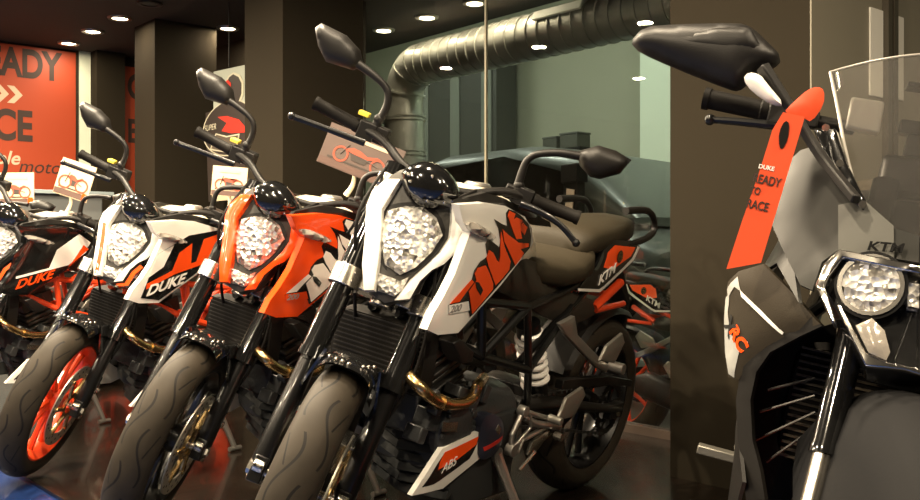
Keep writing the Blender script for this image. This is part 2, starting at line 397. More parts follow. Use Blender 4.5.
 'louv':[(0.997,0.000,0.358),(0.949,0.000,0.189)],
 'louv_s':[(1.242,0.140,0.454),(1.219,0.140,0.323),(1.021,0.140,0.389),(1.026,0.140,0.278)],
 'header':[(1.186,0.165,0.547),(1.160,0.165,0.532),(1.115,0.165,0.505),(1.071,0.165,0.487),(1.019,0.165,0.476),(0.968,0.165,0.475),(0.937,0.165,0.489),(0.926,0.165,0.513),(0.921,0.165,0.544)],
 'bracket':[(0.688,0.170,0.414),(0.650,0.170,0.409),(0.462,0.170,0.349),(0.458,0.170,0.336),(0.569,0.170,0.342),(0.634,0.170,0.358),(0.667,0.170,0.329),(0.684,0.170,0.298),(0.718,0.170,0.310),(0.726,0.170,0.353)],
 'bk2':[(0.546,0.180,0.341),(0.512,0.180,0.324),(0.554,0.180,0.313),(0.595,0.180,0.285),(0.638,0.180,0.284),(0.622,0.180,0.319)],
 'peg':[(0.455,0.220,0.467),(0.427,0.220,0.440),(0.479,0.220,0.381),(0.573,0.220,0.384),(0.543,0.220,0.446)],
 'peg2':[(0.251,0.220,0.611),(0.221,0.220,0.578),(0.268,0.220,0.519),(0.373,0.220,0.536),(0.344,0.220,0.578)],
 'pbr':[(0.543,0.160,0.643),(0.461,0.160,0.662),(0.422,0.160,0.603),(0.242,0.160,0.514),(0.161,0.160,0.483),(0.189,0.160,0.464),(0.267,0.160,0.491),(0.489,0.160,0.605)],
 'shock':[(0.570,0.075,0.620),(0.464,0.075,0.425)],
 'stand':[(0.770,0.170,0.319),(0.698,0.170,0.241),(0.617,0.170,0.146)],
 'rod':[(0.693,0.190,0.255),(0.620,0.190,0.293)],
 'case':[(1.153,0.120,0.395),(1.209,0.120,0.476),(1.141,0.120,0.502),(0.833,0.120,0.450),(0.729,0.120,0.422),(0.681,0.120,0.344)],
 'frame':[(1.030,0.140,0.618),(0.893,0.140,0.594),(0.766,0.140,0.529),(0.632,0.140,0.423),(0.511,0.140,0.654),(0.615,0.140,0.711),(0.892,0.140,0.672),(0.781,0.140,0.745)],
 'rad':[(1.148,0.160,0.633),(0.962,0.160,0.625),(0.931,0.160,0.513),(1.124,0.160,0.536)],
 'radp':[(1.101,0.190,0.641),(1.071,0.190,0.649),(1.006,0.190,0.612),(1.004,0.190,0.587),(1.046,0.190,0.586)],
 'orbar':[(-0.225,-0.100,0.603),(-0.405,-0.100,0.652),(-0.252,-0.100,0.594),(-0.586,-0.100,0.558),(-0.243,-0.100,0.554),(-0.662,-0.100,0.603)],
 'swing':[(0.488,0.110,0.476),(-0.112,0.110,0.251)],
 'r_mir':[(1.150,-0.516,1.091),(1.150,-0.497,1.121),(1.150,-0.444,1.131),(1.150,-0.343,1.146),(1.150,-0.319,1.142),(1.150,-0.288,1.120),(1.150,-0.261,1.099),(1.150,-0.272,1.082),(1.150,-0.295,1.073),(1.150,-0.305,1.054),(1.150,-0.321,1.036),(1.150,-0.340,1.038),(1.150,-0.429,1.059),(1.150,-0.501,1.079)],
 'r_ridge':[(1.150,-0.462,1.102),(1.150,-0.369,1.130),(1.150,-0.319,1.137),(1.150,-0.291,1.102),(1.150,-0.351,1.083),(1.150,-0.411,1.087)],
 'r_ind':[(1.190,-0.311,1.047),(1.190,-0.304,1.059),(1.190,-0.286,1.058),(1.190,-0.271,1.044),(1.190,-0.238,1.015),(1.190,-0.258,1.013),(1.190,-0.294,1.030)],
 'r_stalk':[(1.190,-0.286,1.073),(1.190,-0.230,1.013),(1.198,-0.170,0.946),(1.272,-0.106,0.881)],
 'r_mount':[(1.138,-0.192,0.993),(1.163,-0.157,0.995),(1.208,-0.133,0.943),(1.257,-0.096,0.887),(1.266,-0.096,0.871),(1.252,-0.114,0.881),(1.206,-0.151,0.924)],
 'r_grip':[(1.050,-0.385,1.027),(1.050,-0.268,1.020)],
 'r_lever':[(1.100,-0.361,0.985),(1.100,-0.310,0.989),(1.100,-0.228,0.993)],
 'r_tag0':[(1.300,-0.234,0.991),(1.300,-0.203,0.990)],
 'r_tag':[(1.290,-0.234,0.992),(1.290,-0.202,0.990),(1.290,-0.211,0.876),(1.290,-0.220,0.762),(1.290,-0.268,0.742),(1.290,-0.260,0.818),(1.290,-0.249,0.907),(1.290,-0.244,0.963)],
 'r_taghole':[(1.291,-0.229,0.938),(1.291,-0.234,0.961),(1.291,-0.229,0.981),(1.291,-0.221,0.976),(1.291,-0.219,0.952),(1.291,-0.223,0.937)],
 'r_tagtop':[(1.285,-0.234,0.991),(1.285,-0.224,1.008),(1.285,-0.206,1.032),(1.285,-0.193,1.038),(1.285,-0.183,1.034),(1.285,-0.179,1.012),(1.285,-0.191,0.984),(1.285,-0.203,0.988)],
 'r_tagtxt':[(1.291,-0.253,0.897),(1.291,-0.228,0.796),(1.291,-0.248,0.804),(1.291,-0.258,0.763)],
 'r_inner':[(1.085,-0.208,0.579),(1.085,-0.170,0.625),(1.085,-0.120,0.664),(1.085,-0.090,0.684),(1.085,-0.061,0.556),(1.085,-0.059,0.452),(1.085,-0.086,0.374),(1.085,-0.141,0.358),(1.085,-0.182,0.453)],
 'r_res':[(1.100,-0.142,1.058),(1.100,-0.090,1.057),(1.100,-0.088,1.004),(1.100,-0.141,1.007)],
 'r_screen':[(1.255,-0.085,0.843),(1.165,-0.135,0.963),(1.098,-0.165,1.049),(1.054,-0.184,1.101),(1.076,-0.140,1.119),(1.097,-0.057,1.148)],
 'r_face':[(1.279,-0.116,0.803),(1.281,-0.135,0.781),(1.301,-0.140,0.737),(1.288,-0.158,0.741),(1.234,-0.194,0.787),(1.173,-0.230,0.838),(1.129,-0.240,0.898),(1.134,-0.203,0.954),(1.160,-0.155,0.976),(1.192,-0.133,0.945),(1.244,-0.095,0.885),(1.277,-0.049,0.850),(1.285,-0.013,0.845),(1.306,-0.008,0.807)],
 'r_face2':[(1.279,-0.116,0.803),(1.234,-0.129,0.871),(1.244,-0.095,0.885),(1.276,-0.049,0.853),(1.303,-0.041,0.806)],
 'r_ktm':[(1.290,-0.079,0.812),(1.297,-0.045,0.816)],
 'r_trim':[(1.312,-0.007,0.803),(1.306,-0.059,0.804),(1.291,-0.116,0.805),(1.295,-0.131,0.782),(1.306,-0.138,0.747),(1.337,-0.105,0.699),(1.336,-0.102,0.703),(1.311,-0.125,0.747),(1.305,-0.123,0.762),(1.298,-0.109,0.794),(1.311,-0.057,0.793),(1.316,-0.006,0.792)],
 'r_trim2':[(1.327,-0.104,0.725),(1.328,-0.099,0.727),(1.361,-0.054,0.669),(1.367,-0.024,0.663),(1.367,0.015,0.664),(1.369,0.016,0.659),(1.370,-0.023,0.655),(1.369,-0.051,0.651),(1.349,-0.078,0.687)],
 'r_headbody':[(1.293,-0.005,0.799),(1.274,-0.110,0.801),(1.280,-0.130,0.770),(1.289,-0.130,0.745),(1.313,-0.099,0.714),(1.347,-0.053,0.654),(1.352,-0.021,0.652),(1.351,0.019,0.653)],
 'r_lens':[(1.323,-0.062,0.760),(1.304,-0.070,0.803),(1.325,-0.023,0.768)],
 'r_mid':[(1.322,-0.020,0.776),(1.322,-0.003,0.777),(1.335,0.002,0.744),(1.335,-0.012,0.744)],
 'r_low':[(1.344,-0.074,0.702),(1.342,-0.055,0.717),(1.349,-0.036,0.704),(1.361,-0.024,0.677),(1.366,-0.027,0.665),(1.361,-0.051,0.670)],
 'r_side':[(1.173,-0.270,0.718),(1.183,-0.256,0.739),(1.210,-0.220,0.759),(1.250,-0.167,0.725),(1.276,-0.132,0.698),(1.286,-0.119,0.689),(1.266,-0.145,0.672),(1.251,-0.165,0.655),(1.235,-0.187,0.634),(1.219,-0.208,0.604),(1.211,-0.219,0.568),(1.197,-0.237,0.566),(1.187,-0.251,0.604),(1.177,-0.265,0.661)],
 'r_band':[(1.173,-0.269,0.704),(1.185,-0.254,0.730),(1.195,-0.240,0.708),(1.185,-0.253,0.713),(1.180,-0.260,0.696),(1.183,-0.256,0.669),(1.192,-0.244,0.640),(1.207,-0.223,0.613),(1.206,-0.226,0.569),(1.198,-0.236,0.572),(1.188,-0.249,0.605),(1.180,-0.260,0.649)],
 'r_line':[(1.194,-0.241,0.709),(1.198,-0.236,0.706),(1.224,-0.201,0.686),(1.251,-0.165,0.662),(1.250,-0.167,0.658),(1.223,-0.203,0.680),(1.197,-0.237,0.700)],
 'r_rc':[(1.192,-0.244,0.648),(1.212,-0.218,0.618)],
 'r_lowf':[(1.185,-0.253,0.607),(1.210,-0.219,0.571),(1.212,-0.217,0.535),(1.225,-0.201,0.475),(1.248,-0.169,0.390),(1.268,-0.142,0.404),(1.256,-0.158,0.444),(1.240,-0.179,0.484),(1.228,-0.195,0.543),(1.228,-0.195,0.589),(1.239,-0.181,0.626),(1.268,-0.143,0.663),(1.288,-0.116,0.687),(1.276,-0.132,0.698),(1.246,-0.172,0.658),(1.218,-0.209,0.608)],
 'r_grille':[(1.100,-0.169,0.598),(1.100,-0.124,0.612),(1.100,-0.103,0.460),(1.100,-0.158,0.449)],
 'r_struts':[(1.170,-0.173,0.557),(1.170,-0.106,0.594),(1.170,-0.178,0.519),(1.170,-0.101,0.566),(1.170,-0.176,0.471),(1.170,-0.095,0.540),(1.170,-0.152,0.441),(1.170,-0.094,0.511)],
 'r_fork':[(1.223,-0.100,0.675),(1.249,-0.100,0.567),(1.294,-0.100,0.492),(1.316,-0.100,0.420)],
 'r_fend':[(1.270,-0.060,0.426),(1.215,-0.060,0.489),(1.174,-0.060,0.559),(1.225,-0.060,0.585),(1.318,-0.060,0.602),(1.428,-0.060,0.609)],
 'r_fendx':[(1.400,-0.046,0.607),(1.400,-0.152,0.585)],
 'r_peg':[(1.458,-0.250,0.489),(0.452,-0.250,0.269)],
}
# ------------------------------------------------------------------ naked street motorcycle (x forward, y to its own left, z up)
RAKE = R(25)
def steer_fn(ang, rake, x0):
    k = V((-math.sin(rake), 0, math.cos(rake))); o = V((x0, 0, 0)); M = Matrix.Rotation(ang, 3, k)
    return lambda p: o + M @ (V(p) - o)
ST = steer_fn(R(35.), RAKE, 1.467)
AXD = V((-math.sin(RAKE), 0, math.cos(RAKE))); NRM = V((math.cos(RAKE), 0, math.sin(RAKE)))
def axp(z, off=0., y=0.): return V((1.467, 0, 0)) + AXD * (z / math.cos(RAKE)) + NRM * off + V((0, y, 0))

def wheel(root, name, c, tw, tr, rim_r, rim_mat, xf=None, disc_y=.065, disc_r=.15, spokes=10, caliper=True):
    c = V(c); hw = tw / 2
    prof = []
    for i in range(17):
        t = -1 + 2 * i / 16; a = t * math.pi / 2 * 1.22
        y = hw * math.sin(max(-math.pi/2, min(math.pi/2, a)))
        if abs(a) > math.pi / 2: y = math.copysign(hw - (abs(a) - math.pi/2) * hw * .55, a)
        r = tr - (1 - math.cos(a)) * (tr - rim_r - .004) * .80
        prof.append((y, r))
    rm = MB()
    rp = [(-hw*.62, rim_r+.008), (-hw*.78, rim_r+.006), (-hw*.80, rim_r-.006), (-hw*.55, rim_r-.014), (-hw*.2, rim_r-.026), (hw*.2, rim_r-.026), (hw*.55, rim_r-.014), (hw*.80, rim_r-.006), (hw*.78, rim_r+.006), (hw*.62, rim_r+.008), (hw*.3, rim_r-.006), (-hw*.3, rim_r-.006)]
    rm.rev(rp, c, seg=64, close=True)
    rm.rev([(-.045, .012), (-.045, .034), (-.02, .042), (.02, .042), (.045, .034), (.045, .012)], c, seg=24, close=True)
    for i in range(spokes):
        a = 2 * math.pi * i / spokes + (.16 if i % 2 else -.16) * .6
        b = 2 * math.pi * i / spokes
        p0 = c + V((.036 * math.cos(b), 0, .036 * math.sin(b))); p1 = c + V(((rim_r - .02) * math.cos(a), 0, (rim_r - .02) * math.sin(a)))
        rm.tube([p0, p0.lerp(p1, .5), p1], [.016, .010, .013], 8)
    w = rm.build(name, rim_mat, root, xf)
    t = MB(); t.rev(prof, c, seg=96, uv=True)
    t.build('tyre', tyre_rubber, w, xf, angle=60)
    d = MB(); y = disc_y
    d.rev([(y-.002, disc_r*.70), (y-.002, disc_r), (y+.002, disc_r), (y+.002, disc_r*.70)], c, seg=64, close=True)
    d.build('brake_disc', disc_steel, w, xf)
    dc = MB(); dc.rev([(y-.004, .03), (y-.004, .05), (y+.004, .05), (y+.004, .03)], c, seg=24, close=True)
    for i in range(6):
        a = 2 * math.pi * i / 6
        dc.tube([c + V((.045*math.cos(a), y, .045*math.sin(a))), c + V((disc_r*.74*math.cos(a+.2), y, disc_r*.74*math.sin(a+.2)))], .008, 8, smooth=False)
        dc.cyl(c + V((disc_r*.73*math.cos(a+.2), y-.005, disc_r*.73*math.sin(a+.2))), c + V((disc_r*.73*math.cos(a+.2), y+.007, disc_r*.73*math.sin(a+.2))), .009, 10)
    dc.build('disc_carrier', gold_pipe, w, xf)
    hl = MB()
    for i in range(36):
        a = 2*math.pi*i/36; r = disc_r*(.79 if i % 3 == 0 else .86 if i % 3 == 1 else .93)
        hl.cyl(c + V((r*math.cos(a), y-.0024, r*math.sin(a))), c + V((r*math.cos(a), y+.0024, r*math.sin(a))), .0042, 8)
    hl.build('disc_holes', black_matte, w, xf)
    if caliper:
        cl = MB(); a = R(150)
        q = c + V((disc_r*.85*math.cos(a), y, disc_r*.85*math.sin(a)))
        cl.box(q, (.05, .055, .11), (0, R(25), 0)); cl.box(q + V((0, .03, 0)), (.035, .02, .08), (0, R(25), 0))
        for k in (-1, 1): cl.cyl(q + V((.012*k, .03, .028*k)), q + V((.012*k, .048, .028*k)), .012, 12)
        cl.build('brake_caliper', silver if tr < .3 else dark_alloy, w, xf, bevel=.005)
    ax = MB(); ax.cyl(c + V((0, -hw*.9-.07, 0)), c + V((0, hw*.9+.07, 0)), .011, 16)
    ax.cyl(c + V((0, hw*.9+.06, 0)), c + V((0, hw*.9+.075, 0)), .017, 6); ax.cyl(c - V((0, hw*.9+.06, 0)), c - V((0, hw*.9+.075, 0)), .017, 6)
    ax.build('axle', silver, w, xf)
    return w

def tex_drape(outline, target): pass

def mirror_part(root, body, stalk, thick, xf, name='mirror', bk=black_satin):
    m = MB(); h = (1, 0, 0)
    m.panel(body, .022, thick, .012, hint=h)
    o = m.build(name, bk, root, xf, angle=50)
    # raised spine and the glass set in the back
    c = sum((V(p) for p in body), V()) / len(body)
    g = MB(); g.panel([c + (V(p) - c) * .86 - V((thick + .001, 0, 0)) for p in body], 0, .002, .02, hint=(-1, 0, 0), rnd=1)
    g.build('mirror_glass', chrome, o, xf)
    s = MB(); s.tube(stalk, [.011, .010, .009, .009, .0095, .012][:len(stalk)] if len(stalk) > 4 else .009, 12)
    e = V(stalk[-1]); s.cyl(e + V((0, 0, .012)), e - V((0, 0, .03)), .012, 12); s.ball(e + V((0, 0, .012)), .014)
    s.build('mirror_stalk', bk, o, xf)
    return o

def make_duke(style):
    root = empty('motorcycle')
    rim_m = orange_frame if style['rim'] == 'orange' else black_metal
    body = style['paint']
    # ---- front end (turns with the handlebar)
    fw = wheel(root, 'front_wheel', (1.367, 0, .293), .112, .293, .220, rim_m, ST)
    for s in (-1, 1):
        y = .1 * s
        f = MB(); f.tube([axp(.985, .033, y), axp(.90, .033, y), axp(.72, .033, y), axp(.53, .033, y)], [.028, .029, .029, .029], 20, smooth=False)
        leg = f.build('fork_leg', black_gloss, root, ST)
        f = MB(); f.cyl(axp(.545, .033, y), axp(.525, .033, y), .032, 20); f.build('dust_seal', black_gloss, leg, ST)
        f = MB(); f.cyl(axp(.53, .033, y), axp(.40, .033, y), .0215, 20); f.build('inner_tube', chrome if style.get('inner') else black_metal, leg, ST)
        f = MB(); f.tube([axp(.52, .036, y), axp(.42, .034, y), axp(.30, .03, y), axp(.262, .022, y)], [.021, .024, .026, .022], 14, smooth=False)
        f.box((1.367, y, .293), (.055, .032, .06), (0, -RAKE, 0))
        f.build('fork_lower', black_metal, leg, ST, bevel=.003)
        f = MB(); b = axp(.262, .022, y); f.tube([b, b - AXD * .012], [.023, .020], 20, smooth=False, flat=.75)
        q = axp(.285, .062, y); f.tube([q + V((0, -.012, 0)), q + V((0, .012, 0))], [.013, .013], 14, smooth=False); f.box(q, (.012, .024, .026), (0, -RAKE, 0)); ft = f.build('fork_foot', silver, leg, ST, bevel=.002)
        f = MB()
        for k in (-1, 1): f.cyl(q + NRM*.006 + V((0, .008*k, 0)), q + NRM*.0145 + V((0, .008*k, 0)), .0035, 10)
        f.build('foot_bolt', black_matte, leg, ST)
    t = MB()
    for s in (-1, 1): t.cyl(axp(.735, .033, .1*s), axp(.690, .033, .1*s), .038, 24)
    t.box(axp(.712, .005, 0), (.07, .19, .03), (0, -RAKE, 0)); t.cyl(axp(.74, 0, 0), axp(.685, 0, 0), .03, 20)
    for s in (-1, 1):
        for k in (.702, .722): t.cyl(axp(k, .062, .1*s-.02), axp(k, .062, .1*s+.02), .006, 10)
    t.build('lower_triple_clamp', silver, root, ST, bevel=.003)
    t = MB()
    for s in (-1, 1): t.cyl(axp(.955, .033, .1*s), axp(.925, .033, .1*s), .034, 24)
    t.box(axp(.94, .005, 0), (.08, .2, .026), (0, -RAKE, 0)); t.build('upper_triple_clamp', silver, root, ST, bevel=.003)
    # fender over the front tyre
    f = MB(); c = V((1.367, 0, .293)); pr = []
    for i in range(13):
        t_ = -1 + i / 6; pr.append((.066 * t_, .318 - .035 * t_ * t_ * t_ * t_))
    pr += [(y, r - .004) for y, r in pr[::-1]]
    f.rev(pr, c, seg=18, a0=82, a1=150, close=True)
    for s in (-1, 1): f.plate([(1.33, .062*s, .60), (1.25, .062*s, .585), (1.225, .085*s, .50), (1.29, .088*s, .47), (1.32, .086*s, .50)], (0, .006*s, 0))
    fen = f.build('front_fender', black_gloss, root, ST, angle=40)
    f = MB()
    for a, yy in ((85, -.045), (85, -.030), (85, -.015), (85, 0), (88, .03), (90, .04), (93, .05)):
        q = c + V((.320 * math.cos(R(a)), yy, .320 * math.sin(R(a)))); f = MB(); f.ball(q, .0045, seg=8); f.build('fender_dot', silver, fen, ST)  # small bright silver dots along the fender edge
    # brake hose
    f = MB(); f.tube([(1.10, .03, .95), (1.21, .10, .80), (1.235, .135, .62), (1.26, .12, .48), (1.25, .085, .40)], .004, 8); f.build('brake_hose', black_matte, root, ST)
    f = MB(); f.tube([(1.05, -.12, 1.0), (1.16, -.13, .88), (1.15, -.09, .75), (1.10, -.05, .62)], .0045, 8); f.tube([(1.05, .10, 1.02), (1.15, .03, .97), (1.13, -.1, .93), (1.05, -.15, .8)], .004, 8); f.build('control_cable', black_matte, root, ST)
    # headlamp mask
    m = MB(); m.panel(TR['mask_body'], .02, .06, .02, hint=(1, 0, 0)); mb_ = m.build('headlamp_housing', grey_mask, root, ST, angle=50)
    for k in ('mask_r', 'mask_l'):
        m = MB(); m.panel(TR[k], .006, .022, .012, hint=(1, 0, 0)); mm = m.build('headlamp_cowl', body, root, ST, angle=45)
        if style['name'] in ('c', 'd'):
            bv = m.bvh(); pts = [V(p) for p in TR[k]]; n = len(pts)
            cc = sum(pts, V()) / n
            dd = MB()
            edge = [pts[i] for i in ((6, 5, 4, 3) if k == 'mask_r' else (8, 7, 6, 5))]
            inn = [p.lerp(cc, .0) + (V((0, .016, 0)) if k == 'mask_r' else V((0, -.016, .006))) for p in edge[::-1]]
            edge2 = [p + (V((0, -.006, 0)) if k == 'mask_r' else V((0, .010, -.004))) for p in edge]
            src = edge2 + [p + (V((0, -.020, 0)) if k == 'mask_r' else V((0, .024, -.008))) for p in edge[::-1]]
            dd.panel(src, 0, .0008, .012, hint=(1, 0, 0), drape=bv); dd.build('cowl_stripe', orange_paint, mm, ST)
    m = MB(); m.panel(TR['bezel'], 0, .03, .02, hint=(1, 0, 0), rnd=1); m.build('headlamp_bezel', black_satin, mb_, ST)
    m = MB(); m.panel(TR['lens'], .018, .012, .010, hint=(1, 0, 0)); m.build('headlamp_lens', lens_reflector, mb_, ST, angle=60)
    m = MB(); m.panel(TR['poslight'], .006, .012, .008, hint=(1, 0, 0)); m.build('marker_lamp', lens_small, mb_, ST, angle=60)
    m = MB(); m.panel(TR['screen'], .045, .018, .012, hint=(1, 0, .3), rnd=1); scn = m.build('instrument_screen', black_gloss, root, ST, angle=60)
    bv = m.bvh(); b = MB()
    for (yy, z) in ((-.042, 1.0), (-.05, 1.012), (.047, .985), (.063, .995), (.0, 1.03), (.01, .975)):
        h = bv.ray_cast(V((1.4, yy, z)), V((-1, 0, 0)))
        if h[0]: b = MB(); b.ball(h[0], .0045, seg=8); b.build('screen_bolt', silver, scn, ST)
        pass
    b = MB(); b.box((1.10, 0, .985), (.04, .11, .06), (0, R(-35), 0)); b.build('instrument_display', black_satin, root, ST, bevel=.008)
    # handlebar and controls
    h = MB(); gR = [V(p) for p in TR['gripR']]; gL = [V(p) for p in TR['gripL']]
    h.tube([gR[0], gR[1], (.98, -.16, 1.035), (1.03, -.07, 1.0), (1.03, .07, 1.0), (.98, .16, 1.035), gL[1], gL[0]], .011, 12)
    hb = h.build('handlebar', black_satin, root, ST)
    for g in (gR, gL):
        d = (g[1] - g[0]).normalized(); s = MB()
        s.tube([g[0], g[0] + d*.008, g[0] + d*.012, g[0] + d*.11, g[0] + d*.115, g[0] + d*.125], [.0185, .0185, .0165, .0165, .019, .019], 16, smooth=False)
        s.build('grip', black_matte, root, ST)
        s = MB(); q = g[0] + d*.15; s.box(q, (.045, .045, .045)); s.box(q + d*.035, (.035, .03, .035)); s.cyl(q + V((-.02, 0, .01)), q + V((-.03, 0, .012)), .008, 10)
        s.build('switch_housing', black_satin, root, ST, bevel=.006)
    s = MB(); s.plate([V(TR['mcyl'][0]) + V((0, .0, 0)), V(TR['mcyl'][1]), V(TR['mcyl'][2]), V(TR['mcyl'][3])], (-.05, 0, 0)); mc = s.build('brake_reservoir', black_satin, root, ST, bevel=.005)
    s = MB(); s.box((.945, -.235, 1.076), (.03, .028, .012), (0, 0, 0)); s.build('warning_sticker', yellow_sticker, mc, ST, bevel=.002)
    for k in ('leverR', 'leverL'):
        s = MB(); p = TR[k]; s.tube(p, [.006, .006, .007, .009][:len(p)], 10, flat=1.3); s.ball(p[0], .0105, seg=12); s.build('hand_lever', black_metal, root, ST)
    mirror_part(root, TR['mirR'], TR['stalkR'], .02, ST); mirror_part(root, TR['mirL'], TR['stalkL'], .02, ST)
    # ---- tank, shrouds, seat
    k = MB(); k.sections([(1.10, 0, .03, .86, .90), (1.07, 0, .075, .82, .945), (1.0, 0, .115, .80, .975), (.90, 0, .135, .78, 1.0), (.80, 0, .135, .76, .995), (.70, 0, .115, .76, .955), (.62, 0, .09, .76, .905), (.57, 0, .06, .78, .86), (.55, 0, .03, .79, .83)], 28, 2.4)
    tk = k.build('fuel_tank', style['tank'], root, angle=60)
    k = MB(); k.rev([(0, .0), (.008, .0), (.010, .030), (.004, .036), (0, .036)], (.82, 0, .995), 'z', 24); k.build('filler_cap', alloy, tk)
    for sgn in (1, -1):
        k = MB(); k.panel(TR['shroud'], .0025, .02, .012, hint=(0, 1, 0))
        if sgn < 0: k.v = [V((.74 + (p.x - .74)*.62, p.y*.86, p.z)) for p in k.v]; k.flip()
        sh = k.build('tank_shroud', style['shroud'], root, angle=50); bv = k.bvh()
        def dec(key, m, name, off=.0015):
            q = MB(); pts = [(p[0] if sgn > 0 else .74 + (p[0] - .74)*.62, p[1]*sgn, p[2]) for p in TR[key]]
            q.panel(pts, 0, .0006, .008, hint=(0, sgn, 0), drape=bv, off=off); q.build(name, m, sh, angle=60)
        if style['name'] in ('a', 'b'):
            dec('g_black', black_gloss, 'graphic_panel')
            for key in ('g_D', 'g_U', 'g_K', 'g_E'): dec(key, style['letters'], 'shroud_letter', .003)
            dec('g_Dh', black_gloss, 'letter_gap', .0045); dec('g_d0', style['letters'], 'graphic_flash', .003)
            dec('g_box', white_paint if style['name'] == 'a' else orange_paint, 'number_patch', .003)
            q = V(TR['g_box'][0]); e = V(TR['g_box'][1])
            o_ = V((1.155, .19, .720)) if sgn > 0 else V((.94, -.17, .720))
            text_mb('200', .022, o_, V((-1, 0, .02)) if sgn > 0 else V((1, 0, -.02)), (0, 0, 1), drape=bv, off=.0045, shear=.25, bold=.02, sx=1.5).build('number_lettering', grey_ink, sh)
        else:
            def quad(pts, m, nm, off=.0015):
                q = MB(); q.panel([(x if sgn > 0 else .74 + (x - .74)*.62, .19*sgn, z) for x, z in pts], 0, .0006, .010, hint=(0, sgn, 0), drape=bv, off=off); q.build(nm, m, sh, angle=60)
            dk = black_gloss; wt = white_paint; og = orange_paint
            if style['name'] == 'c':
                quad([(1.18, .69), (1.12, .85), (.98, .915), (.82, .935), (.76, .89), (.81, .835), (.905, .775), (1.02, .712), (1.09, .675)], dk, 'graphic_panel')
                quad([(1.16, .72), (1.03, .77), (.90, .80), (.83, .838), (.80, .85), (.80, .856), (.90, .82), (1.03, .79), (1.16, .74)], og, 'orange_stripe', .0026)
                quad([(1.05, .77), (1.02, .85), (.96, .885), (.95, .79)], og, 'orange_flash', .0026)
                quad([(1.16, .76), (1.12, .85), (1.05, .88), (1.06, .86), (1.09, .80)], wt, 'white_flash', .0026)
                quad([(.93, .80), (.90, .90), (.80, .925), (.84, .88), (.86, .83)], og, 'orange_flash', .0026)
            else:
                quad([(1.21, .70), (1.17, .84), (1.06, .955), (.84, .95), (.76, .89), (.81, .835), (.905, .770), (1.02, .71), (1.09, .675), (1.18, .68)], dk, 'graphic_panel')
                quad([(1.0, .78), (.97, .86), (.86, .93), (.79, .89), (.82, .85), (.90, .80)], wt, 'white_flash', .0026)
                quad([(1.16, .74), (1.03, .765), (.90, .79), (.81, .845), (.81, .853), (.90, .80), (1.03, .775), (1.16, .75)], wt, 'white_line', .0030)
                quad([(.90, .78), (.80, .86), (.83, .88), (.87, .82)], og, 'orange_flash', .0034)
            m_ = wt if style['name'] == 'c' else orange_paint
            o_ = V((1.16, .19, .695)) if sgn > 0 else V((.84, -.17, .745))
            d_ = V((-1, 0, .22)) if sgn > 0 else V((1, 0, -.22))
            text_mb('DUKE', .052, o_, d_, (d_.z * .0, 0, 1), drape=bv, off=.0045, shear=.3, bold=.03, sx=1.35).build('model_lettering', m_, sh)
        q = MB(); q.panel([(p[0] if sgn > 0 else .74 + (p[0] - .74)*.62, p[1]*sgn*(1 if sgn > 0 else .86), p[2]) for p in TR['indic']], .012, .01, .012, hint=(0, sgn, 0), rnd=1); q.build('turn_signal', clear_lens, sh, angle=60)
        k = MB(); k.panel([(p[0] if sgn > 0 else .56 + (p[0] - .56)*.7, p[1]*sgn, p[2]) for p in TR['trim']], .01, .012, .02, hint=(0, sgn, .3)); k.build('tank_side_trim', black_satin, root, angle=50)
        k = MB(); k.panel([(p[0], p[1]*sgn, p[2]) for p in TR['tail']], .006, .012, .02, hint=(0, sgn, 0)); tl = k.build('tail_panel', black_gloss, root, angle=50); bv2 = k.bvh()
        for key, m, nm in (('t_line', white_paint, 'white_line'), ('t_orange', orange_paint, 'orange_patch')):
            q = MB(); q.panel([(p[0], p[1]*sgn, p[2]) for p in TR[key]], 0, .0006, .014, hint=(0, sgn, 0), drape=bv2); q.build(nm, m, tl)
        e = TR['t_emb'][0]; q = MB(); q.rev([(.1345*sgn, .0), (.1345*sgn, .020)], (e[0], 0, e[2]), seg=20); q.build('round_emblem', black_gloss, tl)
        q = MB(); q.rev([(.1352*sgn, .010), (.1352*sgn, .016)], (e[0], 0, e[2]), seg=20); q.box((e[0], .1352*sgn, e[2]), (.022, .0006, .006)); q.build('emblem_ring', gold_pipe, tl)
        a_ = TR['t_ktm']; d_ = (V(a_[1]) - V(a_[0])); d_.y = 0
        o_ = V((a_[0][0], .13*sgn, a_[0][2])) if sgn > 0 else V((a_[1][0], -.13, a_[1][2]))
        text_mb('KTM', .042, o_, d_ if sgn > 0 else -d_, V((.1, 0, 1)), drape=bv2, off=.003, bold=.03, shear=.1, sx=1.25).build('maker_lettering', white_paint, tl)
        k = MB(); k.panel([(p[0], p[1]*sgn, p[2]) for p in TR['undertail']], .012, .02, .03, hint=(0, sgn, 0), rnd=1); k.build('seat_side_cover', mat('brown_matte_plastic', (.022, .018, .013), .5, bump=.2, bscale=400), root, angle=50)
        k = MB(); k.tube([(p[0], (p[1] + .02)*sgn, p[2]) for p in TR['grab']], [.007, .011, .012, .011, .010, .011, .012, .012], 10); k.build('grab_handle', black_satin, root)
        # engine guard panel low on each side
        k = MB(); k.panel([(p[0], p[1]*sgn, p[2]) for p in TR['abs']], .004, .014, .03, hint=(0, sgn, 0)); ab = k.build('belly_side_panel', white_paint if style['name'] != 'b' else white_paint, root, angle=50); bv3 = k.bvh()
        for key, m, nm in (('abs_b', black_gloss, 'black_patch'), ('abs_o', orange_paint, 'orange_patch')):
            q = MB(); q.panel([(p[0], p[1]*sgn, p[2]) for p in TR[key]], 0, .0006, .02, hint=(0, sgn, 0), drape=bv3, off=.0012 if key[-1] == 'b' else .0022); q.build(nm, m, ab)
        a_ = TR['abs_t']; d_ = V(a_[1]) - V(a_[0])
        o_ = V(a_[0]) if sgn > 0 else V((a_[1][0], -a_[1][1], a_[1][2]))
